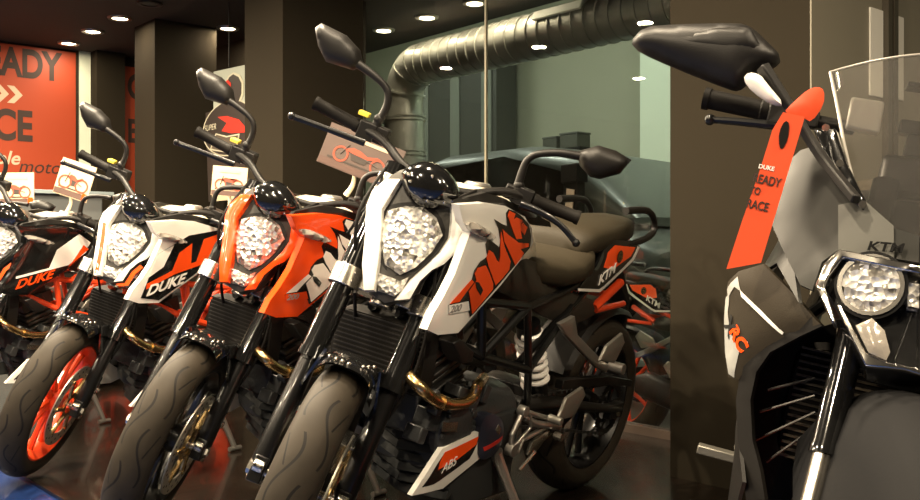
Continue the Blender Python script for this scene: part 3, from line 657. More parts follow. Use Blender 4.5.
        text_mb('ABS', .031, o_, d_ if sgn > 0 else V((1, 0, -.2)), V((0, 0, 1)), drape=bv3, off=.0042, bold=.008, shear=.2, sx=1.1).build('abs_lettering', white_paint, ab)
    k = MB(); k.sections([(.765, 0, .06, .79, .86), (.74, 0, .085, .77, .868), (.68, 0, .105, .755, .845), (.60, 0, .125, .735, .822), (.50, 0, .145, .73, .812), (.42, 0, .150, .74, .820), (.36, 0, .145, .755, .845), (.335, 0, .13, .77, .86)], 28, 3.2)
    k.build('rider_seat', seat_vinyl, root, angle=60)
    k = MB(); k.sections([(.375, 0, .085, .82, .862), (.36, 0, .115, .815, .895), (.31, 0, .125, .82, .912), (.20, 0, .125, .83, .925), (.08, 0, .105, .85, .94), (.0, 0, .085, .865, .945), (-.03, 0, .06, .875, .935)], 28, 3.2)
    k.build('pillion_seat', seat_vinyl, root, angle=60)
    k = MB(); k.sections([(.42, 0, .10, .70, .80), (.2, 0, .10, .76, .86), (.03, 0, .07, .82, .90), (-.04, 0, .05, .85, .90)], 20, 4); k.build('tail_body', black_matte, root)
    k = MB(); k.box((-.045, 0, .865), (.02, .10, .03)); k.build('tail_lamp', red_paint, root, bevel=.005)
    k = MB(); k.plate([(.02, -.07, .84), (-.12, -.06, .66), (-.13, -.06, .50), (-.11, -.06, .50), (-.10, -.06, .65), (.06, -.07, .80)], (0, .12, 0)); k.build('plate_holder', black_matte, root, bevel=.003)
    # ---- chassis
    F = orange_frame if style['frame'] == 'orange' else black_metal
    k = MB()
    for s in (-1, 1):
        hd = (1.10, .04*s, .86); h2 = (1.13, .04*s, .68)
        a_ = (.93, .14*s, .72); b_ = (.90, .145*s, .58); c_ = (.72, .15*s, .70); d_ = (.66, .15*s, .52); e_ = (.62, .14*s, .42)
        for p, q in ((hd, a_), (a_, c_), (h2, b_), (b_, d_), (h2, a_), (a_, b_), (b_, c_), (c_, d_), (d_, e_), (c_, (.5, .12*s, .72)), ((.5, .12*s, .72), (.1, .09*s, .80)), (d_, (.42, .12*s, .68))):
            k.tube([p, q], .0125 if p in (hd, h2, a_, b_) else .011, 10, smooth=False)
    k.cyl(axp(.93), axp(.70), .034, 20); k.build('trellis_frame', F, root)
    k = MB()
    for s in (-1, 1): k.tube([(.66, .115*s, .53), (.45, .12*s, .66), (.30, .10*s, .72)], .012, 10, smooth=False)
    k.build('seat_stay', F, root)
    k = MB()
    for s in (-1, 1): k.tube([(.26, .115*s, .665), (.09, .11*s, .74)], .014, 10, smooth=False); k.tube([(.24, .11*s, .655), (.02, .10*s, .665)], .010, 8, smooth=False); pass
    k.cyl((.16, -.11, .70), (.16, .11, .70), .012, 10); k.build('rear_subframe', orange_frame, root)
    k = MB(); k.sections([(1.14, 0, .145, .50, .66), (1.10, 0, .15, .49, .67)], 24, 6); rd = k.build('radiator', black_matte, root)
    k = MB()
    for i in range(14): k.box((1.143, 0, .505 + i*.0115), (.004, .27, .003))
    k.build('radiator_fins', black_satin, rd)
    for s in (-1, 1):
        k = MB(); k.panel([(p[0], p[1]*s, p[2]) for p in TR['radp']], .004, .05, .02, hint=(0, s, 0)); k.build('radiator_cover', black_satin, root, bevel=.003)
    # engine
    e = MB(); e.sections([(.62, 0, .10, .32, .44), (.66, 0, .135, .26, .47), (.80, 0, .145, .24, .48), (.94, 0, .14, .25, .45), (1.0, 0, .12, .28, .42)], 24, 3.5)
    e.sections([(1.0, 0, .085, .36, .50), (1.06, 0, .085, .38, .49)], 20, 5)
    en = e.build('engine', engine_grey, root, bevel=.004)
    e = MB()
    p0 = V((.90, 0, .44)); up = V((.38, 0, .92)).normalized()
    for i in range(7):
        q = p0 + up*.022*i; e.box(q, (.15 if i % 2 else .135, .165 if i % 2 else .15, .014), (0, R(22), 0))
    e.box(p0 + up*.18, (.15, .16, .06), (0, R(22), 0)); e.box(p0 + up*.225, (.12, .13, .04), (0, R(22), 0))
    for s in (-1, 1): e.cyl(p0 + up*.18 + V((0, .08*s, 0)), p0 + up*.18 + V((0, .095*s, 0)), .03, 20)
    e.build('cylinder_head', dark_alloy, en, bevel=.004)
    for s in (-1, 1):
        e = MB(); e.panel([(p[0], p[1]*s, p[2]) for p in TR['cover']], .008, .03, .02, hint=(0, s, 0), rnd=2); cv = e.build('engine_side_cover', case_blue, root, angle=50, ); b3 = e.bvh()
        for key, m in (('cov_l', red_paint), ('cov_d', silver)):
            q = MB(); q.panel([(p[0], p[1]*s, p[2]) for p in TR[key]], 0, .0006, .02, hint=(0, s, 0), drape=b3); q.build('red_line' if key[-1] == 'l' else 'diamond_mark', m, cv)
        e = MB(); e.rev([(.12*s, .075), (.148*s, .072), (.155*s, .06), (.155*s, 0)], (.965, 0, .395), seg=28)
        for i in range(8):
            a = 2*math.pi*i/8; q = V((.965+.068*math.cos(a), .15*s, .395+.068*math.sin(a))); e.cyl(q, q + V((0, .008*s, 0)), .007, 8)
        e.build('clutch_cover', engine_grey, en, bevel=.003)
        e = MB()
        for (x, z, w, h_) in ((1.05, .43, .05, .05), (1.02, .475, .06, .03), (.94, .485, .05, .03), (.885, .46, .04, .06), (.835, .47, .03, .05), (1.09, .40, .03, .04)): e.box((x, .115*s, z), (w, .05, h_), (0, R(-20), 0))
        for (x, z, r_) in ((1.0, .46, .018), (1.06, .46, .012), (.90, .43, .012), (1.08, .50, .016)): e.cyl((x, .12*s, z), (x, .155*s, z), r_, 14)
        e.build('engine_casting', engine_grey, en, bevel=.004)
        e = MB(); e.plate([(1.05, .162*s, .435), (.985, .162*s, .425), (.985, .162*s, .402), (1.05, .162*s, .412)], (0, .001*s, 0)); e.build('data_plate', silver, en)
    h = [V(p) for p in TR['header']]
    e = MB(); e.tube([V((.98, .02, .62)), V((1.06, .06, .58)), h[0] + V((-.03, -.05, .01)), h[1], h[2], h[3], h[4], h[5], h[6], h[7], V((.80, .10, .50))], .0145, 14); e.build('exhaust_header', gold_pipe, root)
    e = MB(); q = h[3]; e.tube([h[2].lerp(h[3], .8), h[3].lerp(h[4], .2)], .019, 14, smooth=False); e.build('pipe_clamp', gold_pipe, root)
    # belly pan with louvres
    L0 = V((1.025, .03, 0)); 
    e = MB(); zt, zb = .40, .185
    def sec(z, dx): return [(1.035 + dx, .02, z), (1.0 + dx, .145, z + .01), (.66, .150, z + .01), (.66, -.150, z + .01), (1.0 + dx, -.105, z + .01)]
    s0, s1 = sec(.225, -.05), sec(.40, 0); lo = sec(.165, -.10)
    vs = s1 + s0 + lo
    e.add(vs, [(0, 1, 2, 3, 4)] + [(i, (i+1) % 5, (i+1) % 5 + 5, i + 5) for i in range(5)] + [(i+5, (i+1) % 5 + 5, (i+1) % 5 + 10, i + 10) for i in range(5)] + [(14, 13, 12, 11, 10)])
    pn = e.build('belly_pan', pan_grey, root, bevel=.006)
    e = MB()
    for i in range(6):
        z = .375 - i*.030; dx = -.05*(.40 - z)/.175
        a_, b_, c_ = V((1.04+dx, .02, z)), V((1.005+dx, .145, z+.01)), V((1.005+dx, -.105, z+.01)); dn = V((0, 0, -.021)); o_ = V((.006, 0, 0))
        for p, q in ((a_, b_), (c_, a_)):
            e.add([p, q, q + dn + o_, p + dn + o_, p - V((.02, 0, 0)), q - V((.02, 0, 0)), q + dn - V((.01, 0, 0)), p + dn - V((.01, 0, 0))], [(0, 1, 2, 3), (4, 7, 6, 5), (0, 4, 5, 1), (1, 5, 6, 2), (2, 6, 7, 3), (3, 7, 4, 0)])
    e.build('belly_louvres', pan_grey, pn, bevel=.0015)
    # swingarm, shock, rear wheel
    wheel(root, 'rear_wheel', (0, 0, .306), .150, .306, .222, rim_m, None, disc_y=-.085, disc_r=.115, caliper=False)
    e = MB()
    for s in (-1, 1):
        e.tube([(.62, .10*s, .40), (.42, .115*s, .385), (.20, .122*s, .345), (-.03, .122*s, .306)], [.038, .036, .028, .024], 12, flat=.55)
        e.box((0, .122*s, .306), (.09, .03, .05))
    e.cyl((.62, -.13, .40), (.62, .13, .40), .03, 16); e.box((.42, 0, .39), (.07, .21, .05)); sw = e.build('swingarm', black_satin, root, bevel=.003)
    e = MB(); e.rev([(.10, .085), (.106, .085), (.106, .070), (.10, .070)], (0, 0, .306), seg=42, close=True)
    for i in range(42): a = 2*math.pi*i/42; e.box((.087*math.cos(a), .103, .306+.087*math.sin(a)), (.006, .005, .006), (0, -a, 0))
    for i in range(5): a = 2*math.pi*i/5; e.tube([(.03*math.cos(a), .103, .306+.03*math.sin(a)), (.075*math.cos(a+.3), .103, .306+.075*math.sin(a+.3))], .008, 6, smooth=False)
    e.build('rear_sprocket', black_metal, root)
    e = MB()
    for s in (-1, 1):
        a_, b_ = V((0, .103, .306 + .088*s)), V((.66, .103, .385 + .035*s)); n = 44
        for i in range(n): q = a_.lerp(b_, (i + .5)/n); e.box(q, (.011, .012 if i % 2 else .007, .009), (0, -math.atan2(b_.z - a_.z, b_.x - a_.x), 0))
        e.build('drive_chain', dark_alloy, root); e = MB()
    e = MB(); e.plate([(.40, .10, .455), (.10, .105, .435), (-.09, .105, .40), (-.09, .105, .378), (.1, .105, .405), (.40, .10, .425)], (0, .028, 0)); e.build('chain_guard', black_satin, root, bevel=.003)
    e = MB(); pr = [(-.085, .318), (-.07, .334), (0, .342), (.07, .334), (.085, .318), (.08, .316), (.07, .329), (0, .337), (-.07, .329), (-.08, .316)]
    e.rev(pr, (0, 0, .306), seg=20, a0=25, a1=110, close=True); e.build('rear_hugger', black_satin, root)
    e = MB(); a_, b_ = [V((p[0], .075, p[2])) for p in TR['shock']]; n = 110; d = b_ - a_; d1 = d.normalized(); u = d1.cross(V((0, 1, 0))).normalized(); pts = []
    for i in range(n + 1): t_ = i/n; an = t_*2*math.pi*7; pts.append(a_ + d*(.08 + .84*t_) + (u*math.cos(an) + V((0, 1, 0))*math.sin(an))*.036)
    e.tube(pts, .009, 8, smooth=False); shk = e.build('shock_spring', spring_white, root)
    e = MB(); e.cyl(a_, b_, .012, 12); e.cyl(a_ - d1*.01, a_ + d1*.03, .036, 20); e.cyl(b_ - d1*.03, b_ + d1*.01, .036, 20); e.cyl(a_, a_ + d1*.10, .02, 16); e.build('shock_body', black_metal, shk)
    # foot controls
    for s in (-1, 1):
        e = MB(); bq = [V((p[0], p[1]*s, p[2])) for p in TR['bracket']]; e.tube([bq[0], bq[2], bq[4], bq[6], bq[7], bq[8], bq[9], bq[0]], .008, 8, smooth=False); e.tube([bq[1], bq[5], bq[8]], .006, 8, smooth=False); e.cyl(bq[0] - V((0, .012, 0)), bq[0] + V((0, .012, 0)), .016, 12); e.cyl(bq[8] - V((0, .012, 0)), bq[8] + V((0, .012, 0)), .018, 12); e.tube([(.66, .16*s, .39), (.60, .17*s, .365), (.49, .185*s, .345)], .011, 8); br = e.build('footrest_bracket', alloy, root, bevel=.002)
        e = MB(); e.panel([(p[0], p[1]*s, p[2]) for p in TR['bk2']], .003, .01, .02, hint=(0, s, 0)); e.cyl((.52, .19*s, .325), (.52, .215*s, .325), .012, 10); e.build('shift_lever' if s > 0 else 'brake_pedal', silver, br)
        e = MB(); q = [(p[0], p[1]*s, p[2]) for p in TR['peg']]; e.panel(q, .003, .010, .02, hint=(0, s, 0)); e.cyl(V(q[3]) + V((0, -.03*s, 0)), V(q[3]) + V((0, .012*s, 0)), .012, 12); e.build('rider_footrest', peg_grey, root, bevel=.003)
        e = MB(); q = [(p[0], p[1]*s, p[2]) for p in TR['peg2']]; e.panel(q, .003, .010, .02, hint=(0, s, 0)); e.build('pillion_footrest', peg_grey, root, bevel=.003)
        e = MB(); e.panel([(p[0], p[1]*s, p[2]) for p in TR['pbr']], .003, .014, .02, hint=(0, s, 0)); q = V(TR['pbr'][4]); q.y = .165*s; e.cyl(q - V((0, .01*s, 0)), q + V((0, .04*s, 0)), .018, 14); e.build('pillion_bracket', alloy, root, bevel=.002)
    e = MB(); sp = [V(p) for p in TR['stand']]; g = sp[2] + (sp[2] - sp[1])*1.0
    lean = R(10.735)
    # reach the floor under the leaning machine
    def floor_z(p): return -p.y*math.sin(lean) + p.z*math.cos(lean)
    dirv = V((-.28, .42, -.86)); st0 = V((.76, .15, .30)); t_ = (floor_z(st0) - .012)/(-floor_z(dirv)); ft = st0 + dirv*t_
    e.tube([st0, st0 + dirv*t_*.3, ft], [.017, .013, .010], 10, smooth=False)
    e.tube([ft + V((.03, 0, 0)), ft - V((.03, 0, 0))], .01, 8, smooth=False); e.cyl(st0 - V((0, .03, 0)), st0 + V((0, .01, 0)), .02, 12)
    e.build('side_stand', alloy, root)
    e = MB(); r_ = TR['rod']; e.tube([r_[0], r_[1]], .005, 8, smooth=False); e.build('shift_rod', silver, root)
    e = MB(); e.tube([(.75, -.14, .24), (.60, -.12, .22), (.45, -.13, .26)], .028, 16); e.sections([(.50, -.14, .05, .22, .33), (.45, -.145, .06, .22, .36), (.30, -.15, .06, .25, .40), (.22, -.15, .045, .28, .38)], 18, 2.6); e.build('exhaust_silencer', black_satin, root)
    return root
# ------------------------------------------------------------------ faired sport motorcycle at the pillar
def make_rc():
    root = empty('sport_motorcycle')
    ST2 = steer_fn(R(20.), RAKE, 1.467)
    fair_grey = mat('smoked_grey_fairing', (.024, .024, .022), .35, coat=.06, spec=.15, bump=.05, bscale=20)
    matt_brown = mat('satin_grey_paint', (.032, .026, .018), .5, spec=.1, bump=.15, bscale=500)
    fender_grey = mat('dark_grey_fender', (.010, .010, .0105), .65, spec=.06, bump=.05, bscale=200)
    face_black = mat('headlight_mask_black', (.012, .012, .012), .14, coat=1)
    trim_chrome = mat('polished_trim', (.75, .72, .66), .16, metal=1)
    screen_clear = mat('windscreen_acrylic', (.80, .78, .74), .03, trans=.97, ior=1.15, coat=.0)
    poster_ink_rc = mat('dark_ink', (.004, .004, .004), .8, spec=.1)
    band_grey = mat('silver_grey_vinyl', (.30, .30, .28), .4)
    wheel(root, 'front_wheel', (1.367, 0, .293), .112, .293, .220, orange_frame, ST2)
    wheel(root, 'rear_wheel', (0, 0, .306), .150, .306, .222, orange_frame, None, disc_y=-.085, disc_r=.115, caliper=False)
    lens_rc = facet_mat('round_lamp_reflector', (.95, .93, .88), 85., .4)
    fk = [V(p) for p in TR['r_fork']]
    d = (fk[3] - fk[0]).normalized(); low = fk[2] + d*.0
    for s in (-1, 1):
        def Y(p): return V((p.x, p.y*-s if s > 0 else p.y, p.z))
        a_, b_, c_ = [V((p.x, .1*s, p.z)) for p in (fk[0] - d*.25, low, V((1.36, 0, .28)))]
        k = MB(); k.tube([a_, b_ - d*.10, b_ - d*.095, b_ - d*.015, b_ - d*.01, b_], [.021, .021, .0215, .0215, .023, .023], 24, smooth=False)
        lg = k.build('fork_leg', black_gloss, root, ST2)
        k = MB(); k.cyl(b_, V((b_.x, .1*s, b_.z)) + (c_ - b_)*.9, .0165, 20); k.build('inner_tube', silver, lg, ST2)
        k = MB(); k.tube([b_ + (c_ - b_)*.75, c_], [.026, .03], 16, smooth=False); k.build('fork_lower', black_satin, lg, ST2)
        k = MB(); k.cyl(a_ + d*.10, a_ + d*.135, .030, 20); k.build('clamp_ring', silver, lg, ST2)
    # fender hugging the tyre and rising up behind the forks
    k = MB(); c = V((1.367, 0, .293)); pr = []
    for i in range(17):
        t_ = -1 + i/8; pr.append((.088*t_, .335 - .05*abs(t_)**3.5))
    pr += [(y, r - .004) for y, r in pr[::-1]]
    pr = [(-.096, .10), (-.096, .225)] + pr[:17] + [(.096, .225), (.096, .10), (.092, .10), (.092, .225)] + pr[17:] + [(-.092, .225), (-.092, .10)]
    k.rev(pr, c, seg=40, a0=-45, a1=140, close=True)
    k.build('front_fender', fender_grey, root, ST2, angle=50)
    # fairing nose
    for s in (-1, 1):
        def P(key, dx=0): return [(p[0] + dx, -p[1]*s if s > 0 else p[1], p[2]) for p in TR[key]]
        h = (1, s*.3, .3); hs = (.8, s*.8, 0)
        k = MB(); k.panel(P('r_face'), .002, .006, .02, hint=h); k.build('nose_fairing', fair_grey, root, angle=60)
        k = MB(); k.panel(P('r_face2', .005), .001, .004, .02, hint=h); k.build('screen_base', mat('light_grey_fairing', (.075, .075, .068), .35, spec=.2), root, angle=60)
        k = MB(); k.panel(P('r_headbody'), .0, .09, .02, hint=h); hb = k.build('headlight_housing', face_black, root, bevel=.003)
        lc = V(TR['r_lens'][0]); lc.y = abs(lc.y)*s; lc.x -= .010; nx = V((.93, .20*s, .18)).normalized()
        k = MB()
        def ring(r0, r1, h0, h1, m, nm, par):
            q = MB(); u = nx.cross(V((0, 0, 1))).normalized(); w = nx.cross(u); vs = []; fs = []; n = 40
            for i in range(n):
                a = 2*math.pi*i/n; e = u*math.cos(a) + w*math.sin(a)
                for rr, hh in ((r0, h0), (r0, h1), (r1, h1), (r1, h0)): vs.append(lc + e*rr + nx*hh)
            for i in range(n):
                for j in range(4): fs.append((i*4 + j, i*4 + (j+1) % 4, ((i+1) % n)*4 + (j+1) % 4, ((i+1) % n)*4 + j))
            q.add(vs, fs); return q.build(nm, m, par)
        ring(.0445, .050, -.01, .012, face_black, 'lamp_bezel', hb)
        ring(.039, .045, -.008, .016, trim_chrome, 'lamp_ring', hb)
        u = nx.cross(V((0, 0, 1))).normalized(); w = nx.cross(u); q = MB(); vs = [lc + nx*.020]; fs = []; n = 32; m_ = 5
        for j in range(1, m_ + 1):
            for i in range(n):
                a = 2*math.pi*i/n; rr = .040*j/m_; vs.append(lc + (u*math.cos(a) + w*math.sin(a))*rr + nx*(.012 + .010*math.sqrt(max(0, 1 - (j/m_)**2))))
        for i in range(n): fs.append((0, 1 + i, 1 + (i+1) % n))
        for j in range(m_ - 1):
            for i in range(n): fs.append((1 + j*n + i, 1 + (j+1)*n + i, 1 + (j+1)*n + (i+1) % n, 1 + j*n + (i+1) % n))
        q.add(vs, fs); q.build('headlight_lens', lens_rc, hb, angle=60)
        k = MB(); k.panel(P('r_trim', .024), .002, .03, .01, hint=h); k.build('headlight_trim', trim_chrome, root, bevel=.002)
        k = MB(); k.panel(P('r_trim2'), .001, .010, .01, hint=h); k.build('chin_trim', trim_chrome, root, bevel=.002)
        k = MB(); k.panel(P('r_low', .004), .006, .008, .01, hint=h); k.build('marker_lamp', clear_lens, root)
        if s < 0:
            k = MB(); k.panel([(p[0]+.004, p[1], p[2]) for p in TR['r_mid']] , .003, .02, .01, hint=h); k.build('centre_marker_lamp', lens_small, root)
        k = MB(); k.panel(P('r_side'), .008, .008, .02, hint=hs); sd = k.build('side_fairing', matt_brown, root, angle=60); bv = k.bvh()
        k = MB(); k.panel(P('r_band'), 0, .0006, .008, hint=hs, drape=bv); k.build('silver_band', band_grey, sd)
        k = MB(); k.panel(P('r_line'), 0, .0006, .008, hint=hs, drape=bv, off=.002); k.build('white_line', white_paint, sd)
        a_ = [V((p[0], -p[1]*s if s > 0 else p[1], p[2])) for p in TR['r_rc']]
        if s < 0:
            dd = a_[1] - a_[0]; upv = V((.35, -.2, .5))
            text_mb('RC', .026, a_[0] + V((0, 0, -.004)), dd, V((.55, 0, .75)), drape=bv, bold=.04, shear=.2, sx=1.3).build('orange_lettering', orange_paint, sd)
            text_mb('X', .034, a_[0] + V((-.016, -.004, .004)), dd, V((.55, 0, .75)), drape=bv, bold=.03, shear=.1).build('black_mark', black_satin, sd)
        k = MB(); k.panel(P('r_lowf'), .002, .008, .02, hint=hs); k.build('lower_fairing', black_matte, root, angle=60)
        k = MB(); k.panel([(.55, .20*s, .78), (1.16, .228*s, .72), (1.18, .222*s, .62), (1.20, .21*s, .50), (1.26, .18*s, .42), (1.1, .19*s, .22), (.7, .19*s, .2), (.5, .2*s, .35), (.62, .21*s, .55)], .01, .006, .05, hint=hs); k.build('flank_fairing', black_satin, root)
        k = MB(); k.panel(P('r_inner'), .004, .01, .03, hint=(1, 0, 0)); k.build('inner_fairing', black_matte, root)
        k = MB(); k.panel([(1.30, .155*s, .715), (1.17, .20*s, .84), (1.15, .17*s, .95), (.95, .19*s, .90), (.80, .19*s, .80), (1.15, .23*s, .735), (1.22, .20*s, .765)], .006, .006, .03, hint=hs); k.build('shoulder_fairing', fair_grey, root)
        # mirror with built in indicator
        k = MB(); k.panel(P('r_mir'), .030, .028, .012, hint=(1, 0, 0), rnd=1); mr = k.build('mirror', black_satin, root, angle=60); bvm = k.bvh()
        k = MB(); k.panel(P('r_ridge'), .006, .001, .01, hint=(1, 0, 0), drape=None); 
        k = MB(); k.panel([V(p) + V((.020, 0, 0)) for p in P('r_ridge')], .010, .012, .01, hint=(1, 0, 0)); k.build('mirror_ridge', black_satin, mr, angle=60)
        cc = sum((V(p) for p in P('r_mir')), V())/14
        k = MB(); k.panel([cc + (V(p) - cc)*.88 - V((.029, 0, 0)) for p in P('r_mir')], 0, .002, .02, hint=(-1, 0, 0), rnd=1); k.build('mirror_glass', chrome, mr)
        k = MB(); k.panel([V(p) + V((.012, 0, 0)) for p in P('r_ind')], .010, .018, .008, hint=(1, 0, 0), rnd=1); k.build('mirror_indicator', mat('indicator_white', (.85, .83, .78), .2, coat=.8), mr, angle=60)
        k = MB(); pts = [V(p) for p in P('r_stalk')]; k.tube(pts, [.016, .0125, .0125, .012], 4, flat=.8); k.build('mirror_arm', black_satin, mr, bevel=.003)
        k = MB(); k.panel(P('r_mount'), .003, .014, .01, hint=(1, 0, 0)); mo = k.build('mirror_mount', black_gloss, root, bevel=.003)
        k = MB()
        mp = TR['r_mount']; md = lambda a, b, t: tuple(V(mp[a]).lerp(V(mp[b]), t) + V((.002, 0, 0)))
        for (x, y, z) in (md(2, 6, .35), md(4, 3, .35), md(1, 0, .4)): k = MB(); k.cyl((x - .01, -y*s if s > 0 else y, z), (x + .006, -y*s if s > 0 else y, z), .006, 10); k.build('mount_bolt', silver, mo)
        # bar end, lever
        g = [V(p) for p in P('r_grip')]; dd = (g[1] - g[0]).normalized()
        k = MB(); k.tube([g[0], g[0]+dd*.01, g[0]+dd*.012, g[0]+dd*.10, g[0]+dd*.103, g[0]+dd*.115], [.020, .020, .0175, .0175, .021, .021], 18, smooth=False); k.build('grip', black_matte, root)
        k = MB(); k.cyl(g[0]+dd*.11, g[0]+dd*.26, .012, 12); k.box(g[0]+dd*.14, (.045, .05, .045)); k.box(g[0]+dd*.18, (.03, .04, .03)); k.build('handlebar', black_satin, root, bevel=.004)
        l = P('r_lever'); k = MB(); k.tube(l, [.006, .007, .009], 10); k.ball(l[0], .010, seg=12); k.build('hand_lever', black_metal, root)
    # brake fluid reservoir
    r = TR['r_res']; k = MB(); k.plate([V(p) for p in r], (-.045, 0, 0)); rs = k.build('brake_fluid_reservoir', mat('brushed_reservoir', (.80, .78, .72), .3, metal=.2, coat=.3, bump=.2, bscale=80), root, bevel=.004)
    k = MB(); k.box((1.078, -.030, 1.022), (.05, .062, .022)); k.box((1.078, -.03, .995), (.03, .03, .04)); k.build('reservoir_base', black_satin, rs, bevel=.004)
    k = MB(); k.box((1.078, -.028, 1.09), (.056, .068, .008)); k.build('reservoir_lid', black_satin, rs, bevel=.002)
    # windscreen, one clear bent sheet, both halves
    half = [V(p) for p in TR['r_screen']]
    nY, nZ = 22, 14; vs = []; fs = []
    def edge(t):  # side edge y, z for t in 0..1 bottom to top
        pts = half[:4]; f = t*(len(pts) - 1); i = min(int(f), len(pts) - 2); return pts[i].lerp(pts[i+1], f - i)
    for j in range(nZ + 1):
        e = edge(j/nZ); 
        for i in range(nY + 1):
            u = -1 + 2*i/nY; y = abs(e.y)*u; z = e.z + (1 - abs(u)**1.6)*(.045*(j/nZ))
            if j == 0: z = e.z - .0*(1-u*u)
            x = 1.24 - .55*(z - .9) - 2.2*y*y
            vs.append(V((x, y, z)))
    for j in range(nZ):
        for i in range(nY): a = j*(nY + 1) + i; fs.append((a, a + 1, a + nY + 2, a + nY + 1))
    k = MB(); n = len(vs); rim = [i for i in range(nY)]
    back = [p - V((.003, 0, .0015)) for p in vs]
    allf = fs + [tuple(q + n for q in f)[::-1] for f in fs]
    cnt = {}
    for f in fs:
        for i in range(4): cnt[(f[i], f[(i+1) % 4])] = 1
    allf += [(a, a + n, b + n, b) for (a, b) in cnt if (b, a) not in cnt]
    k.add(vs + back, allf); ws = k.build('windscreen', screen_clear, root, angle=60)
    k = MB(); e_ = [vs[j*(nY+1)] for j in range(nZ + 1)]; t_ = [vs[nZ*(nY+1) + i] for i in range(nY + 1)]; f_ = [vs[j*(nY+1) + nY] for j in range(nZ + 1)]
    k.tube(e_, .0028, 8, smooth=False); k.tube(t_, .0022, 8, smooth=False); k.tube(f_, .0028, 8, smooth=False)
    k.build('windscreen_edge', mat('frosted_edge', (.40, .38, .34), .35, trans=.3), ws)
    a_ = [V(p) for p in TR['r_ktm']]
    text_mb('KTM', .020, a_[0] + V((.010, 0, -.001)), a_[1] - a_[0], V((-.4, 0, 1)), bold=.03, sx=1.2, shear=.1).build('maker_lettering', poster_ink_rc, root)
    k = MB(); k.box((1.10, 0, .93), (.05, .15, .08), (0, R(-30), 0)); k.build('instrument_cluster', black_satin, root, bevel=.01)
    k = MB(); k.sections([(1.16, 0, .12, .80, .90), (1.05, 0, .14, .78, .92)], 16, 3); k.build('inner_cowl', black_matte, root)
    k = MB(); k.sections([(1.12, 0, .14, .44, .64), (1.09, 0, .145, .43, .65)], 20, 6); rd = k.build('radiator', black_matte, root)
    k = MB()
    for i in range(17): k.box((1.124, 0, .45 + i*.0115), (.006, .27, .0035))
    k.build('radiator_fins', mat('bronze_fins', (.09, .075, .055), .4, metal=.5), rd)
    s_ = TR['r_struts']; k = MB()
    for i in range(0, 8, 2):
        for s in (-1, 1): k = MB(); k.tube([(q[0], -q[1]*s if s > 0 else q[1], q[2]) for q in s_[i:i+2]], .0025, 6, smooth=False); k.build('guard_strut', dark_alloy, root)
    k = MB(); k.sections([(.55, 0, .12, .25, .5), (.65, 0, .15, .22, .55), (.9, 0, .15, .22, .6), (1.04, 0, .12, .3, .58)], 20, 3.5); k.build('engine', engine_grey, root)
    k = MB(); k.sections([(1.06, 0, .09, .78, .88), (.98, 0, .14, .76, .93), (.8, 0, .15, .74, .96), (.62, 0, .10, .74, .88), (.56, 0, .07, .76, .83)], 24, 2.5); k.build('fuel_tank', matt_brown, root, angle=60)
    k = MB(); k.sections([(.6, 0, .08, .74, .81), (.45, 0, .13, .73, .80), (.33, 0, .13, .75, .82), (.28, 0, .12, .77, .87)], 24, 3); k.build('rider_seat', seat_vinyl, root, angle=60)
    k = MB(); k.sections([(.42, 0, .12, .66, .76), (.2, 0, .11, .74, .90), (-.05, 0, .07, .86, .95), (-.12, 0, .03, .90, .94)], 24, 2.8); k.build('tail_fairing', matt_brown, root, angle=60)
    k = MB()
    for s in (-1, 1):
        for p, q in (((1.12, .04*s, .80), (.85, .14*s, .66)), ((.85, .14*s, .66), (.6, .13*s, .48)), ((.85, .14*s, .66), (.3, .1*s, .76)), ((.6, .13*s, .48), (.3, .1*s, .74))): k.tube([p, q], .012, 8, smooth=False)
        k.tube([(.62, .10*s, .40), (.2, .12*s, .345), (-.03, .12*s, .306)], [.036, .03, .024], 10, flat=.6)
    k.build('trellis_frame', black_metal, root)
    for s in (-1, 1):
        k = MB(); k.box((.60, .255*s, .31), (.035, .09, .02)); k.tube([(.62, .15*s, .36), (.60, .22*s, .33)], .012, 8, smooth=False); k.build('rider_footrest', peg_grey, root, bevel=.003)
    k = MB(); lean = R(11.5); st0 = V((.66, .15, .26)); dv = V((-.1, .42, -.86)); fz = lambda p: -p.y*math.sin(lean) + p.z*math.cos(lean); ft = st0 + dv*((fz(st0) - .012)/(-fz(dv)))
    k.tube([st0, ft], [.014, .01], 10, smooth=False); k.tube([ft - V((.03, 0, 0)), ft + V((.03, 0, 0))], .01, 8, smooth=False); k.build('side_stand', alloy, root)
    return root
# ------------------------------------------------------------------ showroom, laid out along the row of machines
AN = math.atan2(.645, .764)                       # direction the glass wall faces away from the camera
nK = V((math.cos(AN), math.sin(AN), 0)); eQ = V((-math.sin(AN), math.cos(AN), 0))
CEIL = 2.48
def KQ(k, q, z=0): return nK*k + eQ*q + V((0, 0, z))
def rbox(mb, k0, k1, q0, q1, z0, z1): return mb.box(((k0+k1)/2, (q0+q1)/2, (z0+z1)/2), (k1-k0, q1-q0, z1-z0))
def rbuild(mb, name, m, parent=None, **kw):
    o = mb.build(name, m, parent, **kw)
    if parent is None: o.rotation_euler = (0, 0, AN)
    return o
def struct(name, m, *boxes, bevel=0.):
    mb = MB()
    for b in boxes: rbox(mb, *b)
    o = rbuild(mb, name, m, bevel=bevel); o['kind'] = 'structure'; return o

